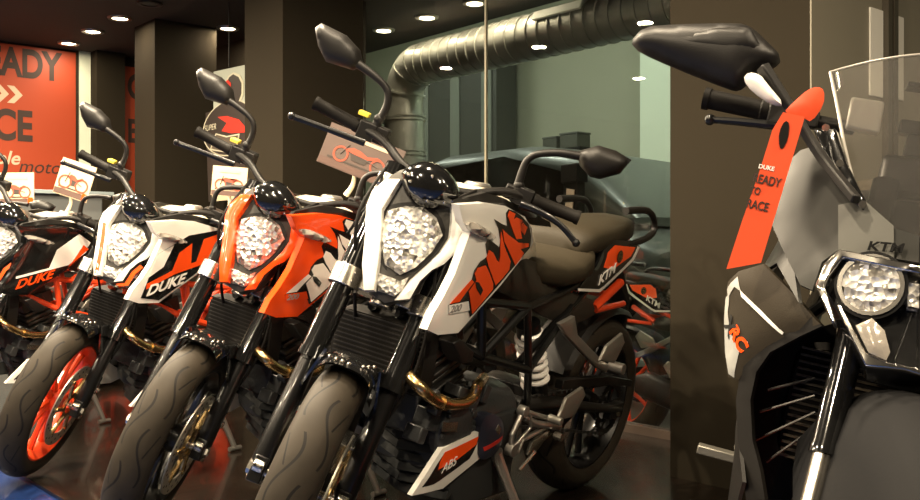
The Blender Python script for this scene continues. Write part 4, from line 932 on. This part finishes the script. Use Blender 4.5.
wall_dark = mat('dark_brown_wall_paint', (.030, .025, .018), .75, spec=.1, var=.15, vscale=3, bump=.1, bscale=60)
pillar_paint = mat('dark_taupe_pillar_paint', (.022, .018, .012), .8, spec=.06, var=.08, vscale=2, bump=.1, bscale=60)
pillar_side = mat('grey_taupe_wall_paint', (.22, .20, .15), .6, var=.06, vscale=2, bump=.08, bscale=60)
ceil_paint = mat('black_ceiling_paint', (.022, .016, .012), .8, var=.1)
back_wall = mat('grey_green_wall_paint', (.30, .30, .225), .7, var=.08, vscale=1.5)
pale_wall = mat('pale_green_grey_paint', (.60, .66, .54), .7, var=.04, vscale=2)
platform_m = mat('dark_platform_floor', (.010, .007, .005), .22, var=.3, vscale=5, coat=.3)
blue_floor = mat('blue_gloss_floor', (.010, .026, .10), .2, var=.12, vscale=6, coat=.4)
orange_sign = mat('orange_poster', (.34, .046, .012), .5, var=.05, vscale=3)
poster_ink = mat('poster_brown_ink', (.035, .018, .012), .6)
poster_pale = mat('poster_pale_ink', (.55, .42, .30), .6)
sheet_metal = mat('galvanised_duct', (.42, .42, .38), .34, metal=.85, bump=.3, bscale=30, var=.15, vscale=10)
shop_glass = mat('shop_window_glass', (.80, .84, .80), .0, trans=1., ior=1.45)
lamp_glow = mat('lamp_glow', (1., .80, .50), .5, emit=14.)
lamp_off = mat('lamp_unlit', (.05, .045, .04), .4)

struct('floor', blue_floor, (-4, 3.36, -3, 9, -.40, -.012))
# raised dark platform under the machines; its edge runs along the row
struct('floor_platform', platform_m, (1.035, 3.36, -.6, 8.2, -.012, 0.0), bevel=.002)
struct('floor_workshop', mat('workshop_floor', (.05, .043, .035), .4, var=.2), (3.37, 8.3, -3, 12, -.40, -.25))
struct('ceiling', ceil_paint, (-4, 4.68, -3, 12, CEIL, CEIL + .1))
struct('ceiling_workshop', back_wall, (4.68, 8.3, -3, 12, 3.9, 4.0), (4.66, 4.68, -3, 12, CEIL + .1, 4.0))
struct('wall_west', wall_dark, (-4, 3.6, 8.25, 8.4, -.4, CEIL))
struct('wall_gap', wall_dark, (3.60, 3.7, 5.36, 8.4, -.4, CEIL))
struct('wall_workshop', back_wall, (7.6, 7.75, 4.6, 12, -.4, 3.9))
struct('wall_workshop_pale', pale_wall, (7.3, 7.75, -3, 5.96, -.4, 3.9))
struct('wall_workshop_side', back_wall, (3.7, 7.75, 11.4, 11.5, -.4, 3.9))
struct('wall_east', wall_dark, (-4.0, -3.9, -3, 8.4, -.4, CEIL))
struct('wall_south', wall_dark, (-4, 8.3, -3.1, -3.0, -.4, CEIL))
struct('pillar_1', pillar_paint, (2.8, 3.28, 6.73, 7.10, -.0, CEIL))
struct('pillar_2', pillar_paint, (2.8, 3.36, 4.90, 5.36, -.0, CEIL))
p3 = struct('pillar_3', pillar_paint, (2.8, 3.45, 1.61, 2.15, -.0, CEIL))
struct('wall_side_panel', pillar_side, (2.802, 8.0, 1.604, 1.6095, -.0, CEIL))
struct('pillar_4', pillar_paint, (2.87, 3.11, 8.10, 8.25, -.4, CEIL))
struct('trim_1', pale_wall, (2.775, 2.868, 8.235, 8.25, .2, CEIL))
# step between the platform and the workshop seen under the glass
struct('trim_2', mat('sill_brown', (.045, .032, .024), .4), (3.33, 3.40, 2.15, 4.9, -.25, .035))
# glass wall in two panes with a seam
for i, (q0, q1) in enumerate(((2.152, 3.765), (3.775, 4.898))):
    o = struct('window_%d' % (i + 1), shop_glass, (3.36, 3.368, q0, q1, .035, CEIL))
struct('window_seam', mat('seam_sealant', (.30, .27, .19), .4), (3.355, 3.373, 3.765, 3.775, .035, CEIL))

# ---- recessed lamps
def ceiling_lamp(k, q, lit, label, power=60, group='recessed ceiling lamps', spot=172):
    e = empty('ceiling_lamp', KQ(k, q, CEIL)); tag(e, label, 'ceiling light', group if 'floor' in label else None)
    f = MB(); f.rev([(-.012, .058), (-.012, .082), (0, .086), (.0, .05)], (0, 0, 0), 'z', 28, close=True); f.build('lamp_ring', black_satin if not lit else alloy, e)
    f = MB(); f.rev([(-.006, .0), (-.006, .062), (-.001, .062), (-.001, 0)], (0, 0, 0), 'z', 28); f.build('lamp_disc', lamp_glow if lit else lamp_off, e)
    if lit:
        ld = bpy.data.lights.new('lamp_light', 'AREA'); ld.shape = 'DISK'; ld.size = .11; ld.energy = power*.38; ld.color = (1., .82, .58)
        lo = bpy.data.objects.new('lamp_light', ld); COL.objects.link(lo); lo.parent = e; lo.location = (0, 0, -.014)
    return e
rowlab = ['lit round ceiling lamp above the orange wall poster', 'lit round ceiling lamp, middle of the three before the slim pillar', 'lit round ceiling lamp close beside the slim pillar top']
for i, (k, q) in enumerate(((2.60, 7.97), (2.60, 7.42), (2.60, 6.87))): ceiling_lamp(k, q, True, rowlab[i], 8)
ceiling_lamp(2.60, 6.33, False, 'unlit dark ceiling lamp in front of the slim pillar')
ceiling_lamp(3.34, 6.66, True, 'lit round ceiling lamp between the two dark pillars', 12)
lab2 = ['lit round ceiling lamp behind the glass beside the wide pillar', 'lit round ceiling lamp behind the glass, middle of the lamps above the duct', 'lit round ceiling lamp behind the glass, just short of the seam', 'lit round ceiling lamp cut by the top of the glass seam']
for i, (k, q) in enumerate(((4.27, 5.95), (4.27, 5.42), (4.27, 4.90), (4.27, 4.62))): ceiling_lamp(k, q, True, lab2[i], 15)
for k, q in ((1.7, -.3), (2.3, -1.6), (.9, -.6)):  # extra lamps, added to brighten the left flanks and the side wall
    ceiling_lamp(k, q, True, 'lit round ceiling lamp out over the open showroom floor', 60, 'ceiling lamps over the showroom floor', 172)
for k in (1.15, -.6, -2.3):
    for q in ((1.2, 2.3, 3.4, 4.5, 5.6, 6.8) if k > 1 else (.6, 2.4, 4.2, 6.0)):
        ceiling_lamp(k, q, True, 'lit round ceiling lamp out over the open showroom floor', (70 if q < 2 else 165) if k > 1 else 120, 'ceiling lamps over the showroom floor', 172)

# ---- unseen fluorescent battens, added to light the workshop
for i, (k, q) in enumerate(((5.6, 3.6), (5.6, 6.2), (5.4, 9.0))):
    e = empty('added_batten', KQ(k, q, 3.9)); e.rotation_euler = (0, 0, AN); tag(e, 'unseen fluorescent batten added on the workshop ceiling to light the room', 'ceiling light', 'added workshop battens')
    mb = MB(); mb.box((0, 0, -.03), (.10, 1.2, .05)); mb.build('batten_body', pale_wall, e)
    mb = MB(); mb.cyl((0, -.56, -.07), (0, .56, -.07), .014, 12); mb.build('batten_tube', mat('tube_glow', (.85, 1., .80), .5, emit=20.), e)
    ld = bpy.data.lights.new('added_batten_light', 'AREA'); ld.shape = 'RECTANGLE'; ld.size = .1; ld.size_y = 1.2; ld.energy = 36; ld.color = (.96, 1., .86)
    lo = bpy.data.objects.new('added_batten_light', ld); COL.objects.link(lo); lo.parent = e; lo.location = (0, 0, -.10)
# ---- posters
def poster(k0, k1, z0, z1, q, label, name='wall_poster'):
    mb = MB(); rbox(mb, k0, k1, q - .012, q - .001, z0, z1); o = rbuild(mb, name, orange_sign); tag(o, label, 'poster'); return o
def wtext(par, txt, k, q, z, size, m, align='RIGHT', name='poster_lettering', shear=0., bold=.02, sx=1.):
    mb = text_mb(txt, size, (k, q, z), (1, 0, 0), (0, 0, 1), bold=bold, align=align, shear=shear, sx=sx, thick=.0008)
    return mb.build(name, m, par)
po = poster(.6, 2.745, 1.30, 2.462, 8.25, 'large orange poster with dark lettering and pale double arrow on the far wall')
wtext(po, 'READY', 2.62, 8.236, 2.215, .315, poster_ink, sx=.72, bold=.035)
wtext(po, 'RACE', 2.40, 8.236, 1.70, .335, poster_ink, sx=.74, bold=.035)
mb = MB()
for i in range(2):
    k = 2.10 + i*.105
    mb.plate([(k, 8.235, 2.13), (k+.055, 8.235, 2.13), (k+.12, 8.235, 2.06), (k+.055, 8.235, 1.99), (k, 8.235, 1.99), (k+.065, 8.235, 2.06)], (0, .0008, 0))
mb.build('double_arrow', poster_pale, po)
wtext(po, 'moto', 2.62, 8.236, 1.44, .15, poster_ink, shear=.25, bold=.0, name='script_lettering')
wtext(po, 'ple', 2.30, 8.236, 1.50, .15, poster_pale, shear=.25, bold=.02, name='script_lettering')
po2 = poster(3.115, 3.55, 1.30, 2.40, 8.25, 'narrow orange poster beside the slim pillar, only its edge letters in view')
wtext(po2, 'C', 3.18, 8.236, 2.13, .30, poster_ink, align='LEFT', sx=.75, bold=.03)
wtext(po2, 'E', 3.18, 8.236, 1.75, .28, poster_ink, align='LEFT', sx=.75, bold=.03)
# hanging sign in the gap between the pillars: round badge, plain shapes in place of the mascot
e = empty('hanging_sign', (0, 0, 0)); e.rotation_euler = (0, 0, AN); tag(e, 'hanging sign with pale sheet, red flash and round badge between the two dark pillars', 'sign')
sg = e; FK = 3.0; qs = lambda x: (lambda r: (lambda y: -.645*y*r + .764*y)(FK/(.764*r + .645)))((x - 460)/963.56); zs = lambda y: .81 + (250 - y)/963.56*6.5
def flat(name, pts, d, m):
    mb = MB(); mb.plate([(FK - d, qs(x), zs(y)) for x, y in pts], (.002, 0, 0)); return mb.build(name, m, sg)
ink = mat('badge_black', (.018, .015, .012), .5); pale_i = mat('badge_pale_ink', (.42, .40, .30), .6)
flat('pale_sheet', [(213.5, 67), (245.5, 70), (245.5, 106), (213.5, 106)], .0, mat('pale_blue_grey_sheet', (.30, .33, .28), .6))
flat('dark_board', [(205, 107), (246, 107), (246, 200), (208, 200)], -.004, ink)
flat('dark_shape', [(226, 82), (229, 76), (234, 74), (240, 78), (244, 86), (244, 98), (240, 107), (226, 107)], .004, pale_i)
flat('dark_shape', [(227.5, 83), (230, 78), (234, 76), (239, 80), (242, 87), (242, 97), (238, 107), (227.5, 107)], .007, ink)
flat('red_disc', [(225, 82), (229, 80), (232, 84), (232, 89), (228, 92), (225, 88)], .010, red_paint)
def circ(x, y, rx, ry, n=36): return [(x + rx*math.cos(2*math.pi*i/n), y + ry*math.sin(2*math.pi*i/n)) for i in range(n)]
flat('badge_disc', circ(229, 128, 26, 28), .003, pale_i); flat('badge_disc', circ(229, 128, 24.7, 26.7), .006, ink)
flat('red_flash', [(219, 115), (228, 116), (240, 122), (246, 130), (246, 136), (232, 134), (223, 130), (228, 123)], .010, red_paint)
flat('shield_outline', [(217, 131), (228, 136), (241, 136), (238, 152), (226, 152), (211, 147)], .010, pale_i)
flat('shield', [(218, 132.5), (228, 137.5), (239.5, 137.5), (237, 151), (226, 151), (213, 146)], .013, mat('shield_grey', (.075, .062, .045), .5))
text_mb('SUPER', .058, (FK - .014, qs(206), zs(127)), (0, -1, 0), (0, 0, 1), bold=.0, shear=.2, sx=1.15).build('badge_lettering', pale_i, sg)
flat('base_board', [(212, 172), (243, 172), (243, 200), (212, 200)], .0, mat('board_beige', (.45, .38, .26), .6))
mb = MB(); mb.cyl((FK, qs(229), zs(67)), (FK, qs(229), CEIL), .004, 8); mb.build('hanging_wire', black_satin, sg)
# pale panels with a dark mullion on the wall beyond the pillar
# face at Q=1.585, seen at x 875..905
for i, (k0, k1) in enumerate(((3.17, 3.258), (3.338, 3.41))):
    mb = MB(); rbox(mb, k0, k1, 1.597, 1.603, 1.335 if i == 0 else 1.34, 1.634); o = rbuild(mb, 'pale_panel', mat('pale_panel_finish', (.80, .78, .70), .6)); tag(o, ('tall pale panel on the taupe wall, on the pillar side of the dark mullion', 'tall pale panel on the taupe wall, on the far side of the dark mullion')[i], 'wall_panel')
mb = MB(); rbox(mb, 3.262, 3.290, 1.580, 1.603, 0.0, CEIL); rbox(mb, 3.305, 3.334, 1.580, 1.603, 0.0, CEIL); o = rbuild(mb, 'trim_3', mat('mullion_dark', (.06, .05, .035), .4)); o['kind'] = 'structure'

# ---- reception counter below the poster
mb = MB(); rbox(mb, 1.6, 2.65, 7.35, 7.85, 0, 1.22); co = rbuild(mb, 'display_counter', mat('counter_grey', (.16, .17, .17), .5), bevel=.01); tag(co, 'low grey display counter under the big orange poster', 'counter')
mb = MB(); rbox(mb, 1.55, 2.72, 7.30, 7.90, 1.221, 1.25); mb.build('counter_top', mat('pale_blue_top', (.30, .36, .38), .3), co, bevel=.004)

# ---- workshop side of the glass
DZ, DR = 2.225, .15
e = empty('ventilation_duct', KQ(4.5, 6.0, 0)); e.rotation_euler = (0, 0, AN); tag(e, 'fat ribbed silver ventilation duct running under the workshop ceiling and down', 'duct', None)
mb = MB(); pts = []; rr = []
mb.tube([(0, 0, DZ - .40), (0, 0, DZ - .25), (0, -.03, DZ - .13), (0, -.12, DZ - .03), (0, -.26, DZ), (0, -.5, DZ), (0, -3.75, DZ)], DR, 28, sub=6); mb.build('duct_run', sheet_metal, e)
mb = MB()
for i in range(34):
    y = -.30 - i*.10
    mb.rev([(y - .006, DR), (y - .006, DR + .007), (y + .006, DR + .007), (y + .006, DR)], (0, 0, DZ), 'y', 28, close=True)
mb.build('duct_seams', sheet_metal, e)
mb = MB(); mb.rev([(-.25, DR + .01), (DZ - .40, DR + .01)], (0, 0, 0), 'z', 28)
for z in (1.85, 1.82, 1.58, 1.55, 1.2, .8): mb.rev([(z, DR + .01), (z, DR + .022), (z - .012, DR + .022), (z - .012, DR + .01)], (0, 0, 0), 'z', 28, close=True)
mb.build('duct_drop', sheet_metal, e)
mb = MB()
for (y, z, a) in ((-.02, DZ - .20, 15), (-.10, DZ - .06, 45), (-.2, DZ - .01, 75)):
    from mathutils import Euler
    M = Euler((R(a), 0, 0)).to_matrix(); n = 28; vs = []; fs = []
    for i in range(n):
        t = 2*math.pi*i/n
        for r_, h in ((DR - .005, -.006), (DR + .008, -.006), (DR + .008, .006), (DR - .005, .006)): vs.append(V((0, y, z)) + M @ V((r_*math.cos(t), r_*math.sin(t), h)))
    for i in range(n):
        for j in range(4): fs.append((i*4 + j, i*4 + (j+1) % 4, ((i+1) % n)*4 + (j+1) % 4, ((i+1) % n)*4 + j))
    mb.add(vs, fs)
mb.build('elbow_seams', sheet_metal, e)
mb = MB(); mb.box((-DR + .01, -1.78, DZ + .085), (.02, .42, .06), (0, R(25), 0)); mb.build('duct_vent', mat('vent_white', (.8, .82, .76), .4), e, bevel=.004)
# cabinets against the workshop wall
e = empty('tall_cabinet', KQ(7.2, 8.65, -.25)); e.rotation_euler = (0, 0, AN); tag(e, 'tall grey cabinet with pale doors behind the glass beside the duct', 'cabinet')
mb = MB(); mb.box((.15, 0, 1.75), (.3, 1.5, 3.5)); mb.build('cabinet_body', mat('cabinet_grey', (.06, .06, .05), .5), e)
for y in (.60, -.05, -.60):
    mb = MB(); mb.box((-.012, y, 1.75), (.02, .30 if y > .5 else .16, 3.4)); mb.build('cabinet_door', mat('cabinet_pale', (.17, .18, .15), .5), e, bevel=.003)
# parked car
e = empty('parked_van', KQ(5.75, 6.35, -.25)); e.rotation_euler = (0, 0, AN + math.pi/2); tag(e, 'dark grey van parked behind the glass wall', 'van'); e.scale = (1.1, 1.1, 1.25)
cp = mat('dark_car_paint', (.085, .09, .08), .4, metal=.2, coat=.2)
mb = MB(); mb.sections([(2.1, 0, .55, .45, .75), (2.0, 0, .72, .30, .85), (1.4, 0, .82, .25, .98), (.9, 0, .84, .22, 1.02), (-.2, 0, .85, .22, 1.04), (-1.3, 0, .85, .22, 1.04), (-1.9, 0, .80, .28, 1.0), (-2.1, 0, .65, .42, .85)], 28, 4.5); mb.build('car_body', cp, e, angle=50)
mb = MB(); mb.sections([(1.0, 0, .66, 1.0, 1.04), (.35, 0, .66, 1.0, 1.42), (-.1, 0, .66, 1.0, 1.50), (-.9, 0, .66, 1.0, 1.50), (-1.5, 0, .66, 1.0, 1.40), (-1.95, 0, .60, .98, 1.03)], 28, 4.5); mb.build('car_cabin', cp, e, angle=50)
for s in (-1, 1):
    mb = MB(); mb.plate([(.72, .662*s, 1.10), (.32, .662*s, 1.36), (-.85, .664*s, 1.42), (-1.4, .662*s, 1.30), (-1.5, .662*s, 1.10)], (0, .006*s, 0)); mb.build('side_window', black_gloss, e)
    for x in (-1.3, 1.35): mb = MB(); mb.rev([(.62*s, 0), (.62*s, .32), (.83*s, .32), (.85*s, .29), (.85*s, .2), (.83*s, .19), (.83*s, 0)], (x, 0, .322), seg=32); mb.build('car_wheel', tyre_rubber, e)
mb = MB(); mb.plate([(.97, -.56, 1.06), (.97, .56, 1.06), (.42, .50, 1.40), (.42, -.50, 1.40)], (.02, 0, .02)); mb.build('windscreen', mat('car_glass', (.10, .12, .115), .08, coat=1), e)
# small printers on a wall shelf
e = empty('wall_shelf', KQ(7.20, 6.91, 1.86)); e.rotation_euler = (0, 0, AN); tag(e, 'dark shelf fixed to the workshop wall above the car', 'shelf')
mb = MB(); mb.box((.20, 0, -.035), (.5, .62, .05)); mb.build('shelf_board', black_satin, e)
for i, (y, w) in enumerate(((.17, .20), (-.10, .24))):
    b = empty('storage_box', KQ(7.20, 6.91 + y, 1.852)); b.rotation_euler = (0, 0, AN); tag(b, ('small grey box on the wall shelf, the one nearer the seam of the glass', 'larger grey box on the wall shelf, the one further from the glass seam')[i], 'box')
    mb = MB(); mb.box((.1, 0, .06 + .01*i), (.2, w, .12 + .02*i)); mb.build('box_body', mat('box_grey', (.07, .07, .055), .5), b, bevel=.006)
    mb = MB(); mb.box((.1, 0, .13 + .02*i), (.21, w + .01, .02)); mb.build('box_lid', mat('box_lid_grey', (.09, .09, .075), .5), b, bevel=.003)
# dark stand with a pale leaflet behind the mirror
e = empty('info_stand', KQ(4.55, 4.25, -.25)); e.rotation_euler = (0, 0, AN - R(10)); tag(e, 'dark upright stand with a pale leaflet behind the rider seat of the white motorcycle', 'stand')
mb = MB(); mb.box((0, 0, .02), (.35, .35, .04)); mb.build('stand_base', black_satin, e, bevel=.005)
mb = MB(); mb.box((0, 0, .80), (.06, .15, 1.52)); mb.box((0, 0, 1.55), (.09, .17, .12)); mb.build('stand_post', black_matte, e, bevel=.005)
mb = MB(); mb.box((-.034, .01, 1.32), (.006, .08, .26), (R(8), 0, 0)); mb.build('leaflet', mat('leaflet_pink', (.55, .42, .33), .6), e)
# ------------------------------------------------------------------ machines in their places
def livery(n):
    return {
     'a': dict(name='a', paint=white_paint, shroud=white_paint, letters=orange_paint, rim='black', frame='black', tank=cream_paint, inner=False),
     'b': dict(name='b', paint=orange_paint, shroud=orange_paint, letters=white_paint, rim='black', frame='black', tank=cream_paint),
     'c': dict(name='c', paint=white_paint, shroud=white_paint, letters=orange_paint, rim='orange', frame='orange', tank=cream_paint),
     'd': dict(name='d', paint=black_gloss, shroud=black_gloss, letters=white_paint, rim='orange', frame='orange', tank=cream_paint)}[n]
def place(o, x, y, head, lean, z=0.): o.location = (x, y, z); o.rotation_euler = (-R(lean), 0, R(head)); return o
def copy_tree(o, parent=None):
    c = o.copy(); COL.objects.link(c)
    if parent: c.parent = parent
    for ch in list(o.children): copy_tree(ch, c)
    return c
G = 'naked street motorcycles parked in a row on side stands'
a = make_duke(livery('a')); place(a, .3653, 3.3058, 234.955, 10.735)
tag(a, 'white naked motorcycle with orange DUKE lettering, leaning at the front of the row', 'motorcycle', G)
b = make_duke(livery('b')); place(b, -.0775, 3.885, 233.2, 11.2)
tag(b, 'orange naked motorcycle with white DUKE lettering on its tank shroud', 'motorcycle', G)
c = make_duke(livery('c')); place(c, -.745, 4.60, 235.5, 10.9)
tag(c, 'white and black naked motorcycle with orange front wheel rim and small white DUKE lettering', 'motorcycle', G)
d = make_duke(livery('d')); place(d, -1.50, 5.22, 235.5, 10.9)
tag(d, 'black naked motorcycle with small orange lettering, last in the row', 'motorcycle', G)
f5 = copy_tree(d); place(f5, -2.16, 5.86, 235.5, 10.9)
tag(f5, 'black naked motorcycle beyond the end of the visible row', 'motorcycle', G)
e = copy_tree(c); place(e, .902, 5.37, 308, 8, z=-.25)
tag(e, 'motorcycle with orange rims standing behind the glass wall', 'motorcycle', 'motorcycles behind the glass')
r = make_rc(); place(r, .96, 2.66, 250., 11.5)
tag(r, 'dark grey faired sport motorcycle with clear windscreen in front of the brown pillar', 'sport motorcycle')

# ---- orange tag hooked over the mirror arm of the faired machine
Mr = Matrix.Translation((.96, 2.66, 0)) @ Matrix.Rotation(R(250.), 4, 'Z') @ Matrix.Rotation(-R(11.5), 4, 'X')
toW = lambda p: Mr @ V(p)
tag_orange = mat('orange_tag_card', (.72, .075, .018), .5)
def loc(pts, dx=0): return [V((p[0] + dx, p[1], p[2])) for p in pts]
mb = MB(); mb.panel(loc(TR['r_tag']), 0, .0018, .02, hint=(1, 0, 0)); bvt = mb.bvh()
o = mb.build('hang_tag', tag_orange, None, toW); tag(o, 'long orange card tag with dark lettering hanging from the mirror arm', 'tag')
mb = MB(); mb.panel(loc(TR['r_tagtop']), .003, .0018, .012, hint=(1, 0, 0), rnd=1); mb.build('tag_hook', tag_orange, o, toW)
mb = MB(); mb.panel(loc(TR['r_taghole'], .0006), 0, .0012, .012, hint=(1, 0, 0), rnd=1); mb.build('tag_slot', black_matte, o, toW)
dn = (V(TR['r_tagtxt'][3]) - V(TR['r_tagtxt'][0])).normalized(); rt = dn.cross(V((1, 0, 0))).normalized() * -1
if rt.y < 0: rt = -rt
p_ = V(TR['r_tagtxt'][0])
for txt, d_, s_ in (('READY', .016, .019), ('TO', .034, .016), ('RACE', .056, .019)):
    text_mb(txt, s_, p_ + dn*d_ - rt*.004 + V((.0006, 0, 0)), rt, -dn, bold=.02, sx=.70).build('tag_lettering', poster_ink, o, toW)
text_mb('DUKE', .009, p_ - dn*.006 + V((.0006, 0, 0)), rt, -dn, bold=.03, sx=1.0).build('tag_lettering', white_paint, o, toW)

# ---- picture cards standing on the tanks
def card(machine, local, w, h, tilt, yaw, label, kind):
    M = machine.matrix_basis.copy()
    p = M @ V(local)
    e = empty('display_card', p, (0, R(tilt), yaw)); tag(e, label, 'display card', 'picture cards on the motorcycle tanks')
    base = mat('card_dark', (.10, .07, .06), .5) if kind == 0 else mat('card_beige', (.62, .48, .33), .5)
    k = MB(); k.box((0, 0, 0), (w, .004, h)); k.build('card_sheet', base, e)
    fr = -.0028
    k = MB(); k.box((0, fr, -h*.40), (w*.98, .001, h*.16)); k.build('card_strip', mat('card_brown', (.10, .06, .05), .5), e)
    k = MB(); k.box((w*.40, fr - .0006, -h*.38), (w*.14, .001, h*.2)); k.build('orange_square', orange_paint, e)
    k = MB()
    for x in (-.25, .24): k.rev([(-.0038, .022*h/.15), (-.0038, .029*h/.15), (-.0026, .029*h/.15), (-.0026, .022*h/.15)], (x*w, 0, -h*.12), 'y', 20, close=True)
    k.plate([(-w*.22, fr - .001, h*.02), (-w*.12, fr - .001, h*.12), (-w*.02, fr - .001, h*.10), (w*.08, fr - .001, h*.03), (w*.2, fr - .001, h*.10), (w*.26, fr - .001, h*.08), (w*.1, fr - .001, -h*.04), (-w*.1, fr - .001, -h*.02)], (0, .0008, 0))
    k.build('pictured_motorcycle', mat('card_red', (.35, .07, .04), .5), e)
    k = MB(); k.plate([(-w*.14, fr - .0006, -h*.02), (w*.12, fr - .0006, -h*.03), (w*.08, fr - .0006, -h*.18), (-w*.1, fr - .0006, -h*.18)], (0, .0006, 0)); k.tube([(-w*.25, fr, -h*.12), (-w*.18, fr, h*.16)], .002, 6, smooth=False); k.tube([(w*.24, fr, -h*.12), (w*.05, fr, -h*.05)], .002, 6, smooth=False); k.box((-w*.05, fr, -h*.27), (w*.7, .001, h*.04))
    k.build('pictured_engine', mat('card_dark_ink', (.05, .04, .035), .5), e)
    k = MB(); k.box((0, fr, h*.33), (w*.6, .001, h*.08)); k.build('card_caption', poster_pale, e)
    k = MB(); k.tube([(0, .006, -h*.45), (.005, .02, -h*.5 - .03), (-.006, .03, -h*.5 - .07)], [.006, .008, .010], 10); k.build('card_stem', mat('stem_beige', (.70, .62, .48), .4), e)
    return e
def machine_point(m, p): return Matrix.LocRotScale(m.location, m.rotation_euler, (1, 1, 1)) @ V(p)
def card2(m, p, *a): 
    q = machine_point(m, p); e = card(m, p, *a); e.location = q; return e
card2(b, (.69, -.02, 1.14), .27, .14, 22, R(-5), 'dark picture card with red motorcycle standing on the orange motorcycle', 0)
card2(c, (.70, .05, 1.115), .14, .12, 5, R(0), 'pale card between the mirrors of the orange and the white and black motorcycles', 1)
card2(d, (.78, -.03, 1.15), .17, .17, 18, R(-5), 'beige picture card with red motorcycle beside the mirror of the white and black motorcycle', 1)
card2(f5, (.72, .04, 1.165), .19, .17, 0, R(-5), 'beige picture card with orange motorcycle in front of the big orange poster', 1)
EXPO = 0.85
# ------------------------------------------------------------------ camera and view
cd = bpy.data.cameras.new('camera'); co_ = bpy.data.objects.new('camera', cd); COL.objects.link(co_)
co_.location = (0, 0, .81); co_.rotation_euler = (R(90), 0, 0); cd.sensor_width = 36; cd.lens = 963.56/920*36; cd.clip_start = .05
sc = bpy.context.scene; sc.camera = co_
w = bpy.data.worlds.new('world'); sc.world = w; w.use_nodes = True
w.node_tree.nodes['Background'].inputs[0].default_value = (.05, .045, .04, 1); w.node_tree.nodes['Background'].inputs[1].default_value = .3
sc.view_settings.view_transform = 'Standard'; sc.view_settings.look = 'None'; sc.view_settings.gamma = 1; sc.view_settings.use_curve_mapping = False
sc.view_settings.exposure = EXPO
sc.cycles.max_bounces = 8; sc.cycles.transmission_bounces = 8; sc.cycles.sample_clamp_indirect = 4
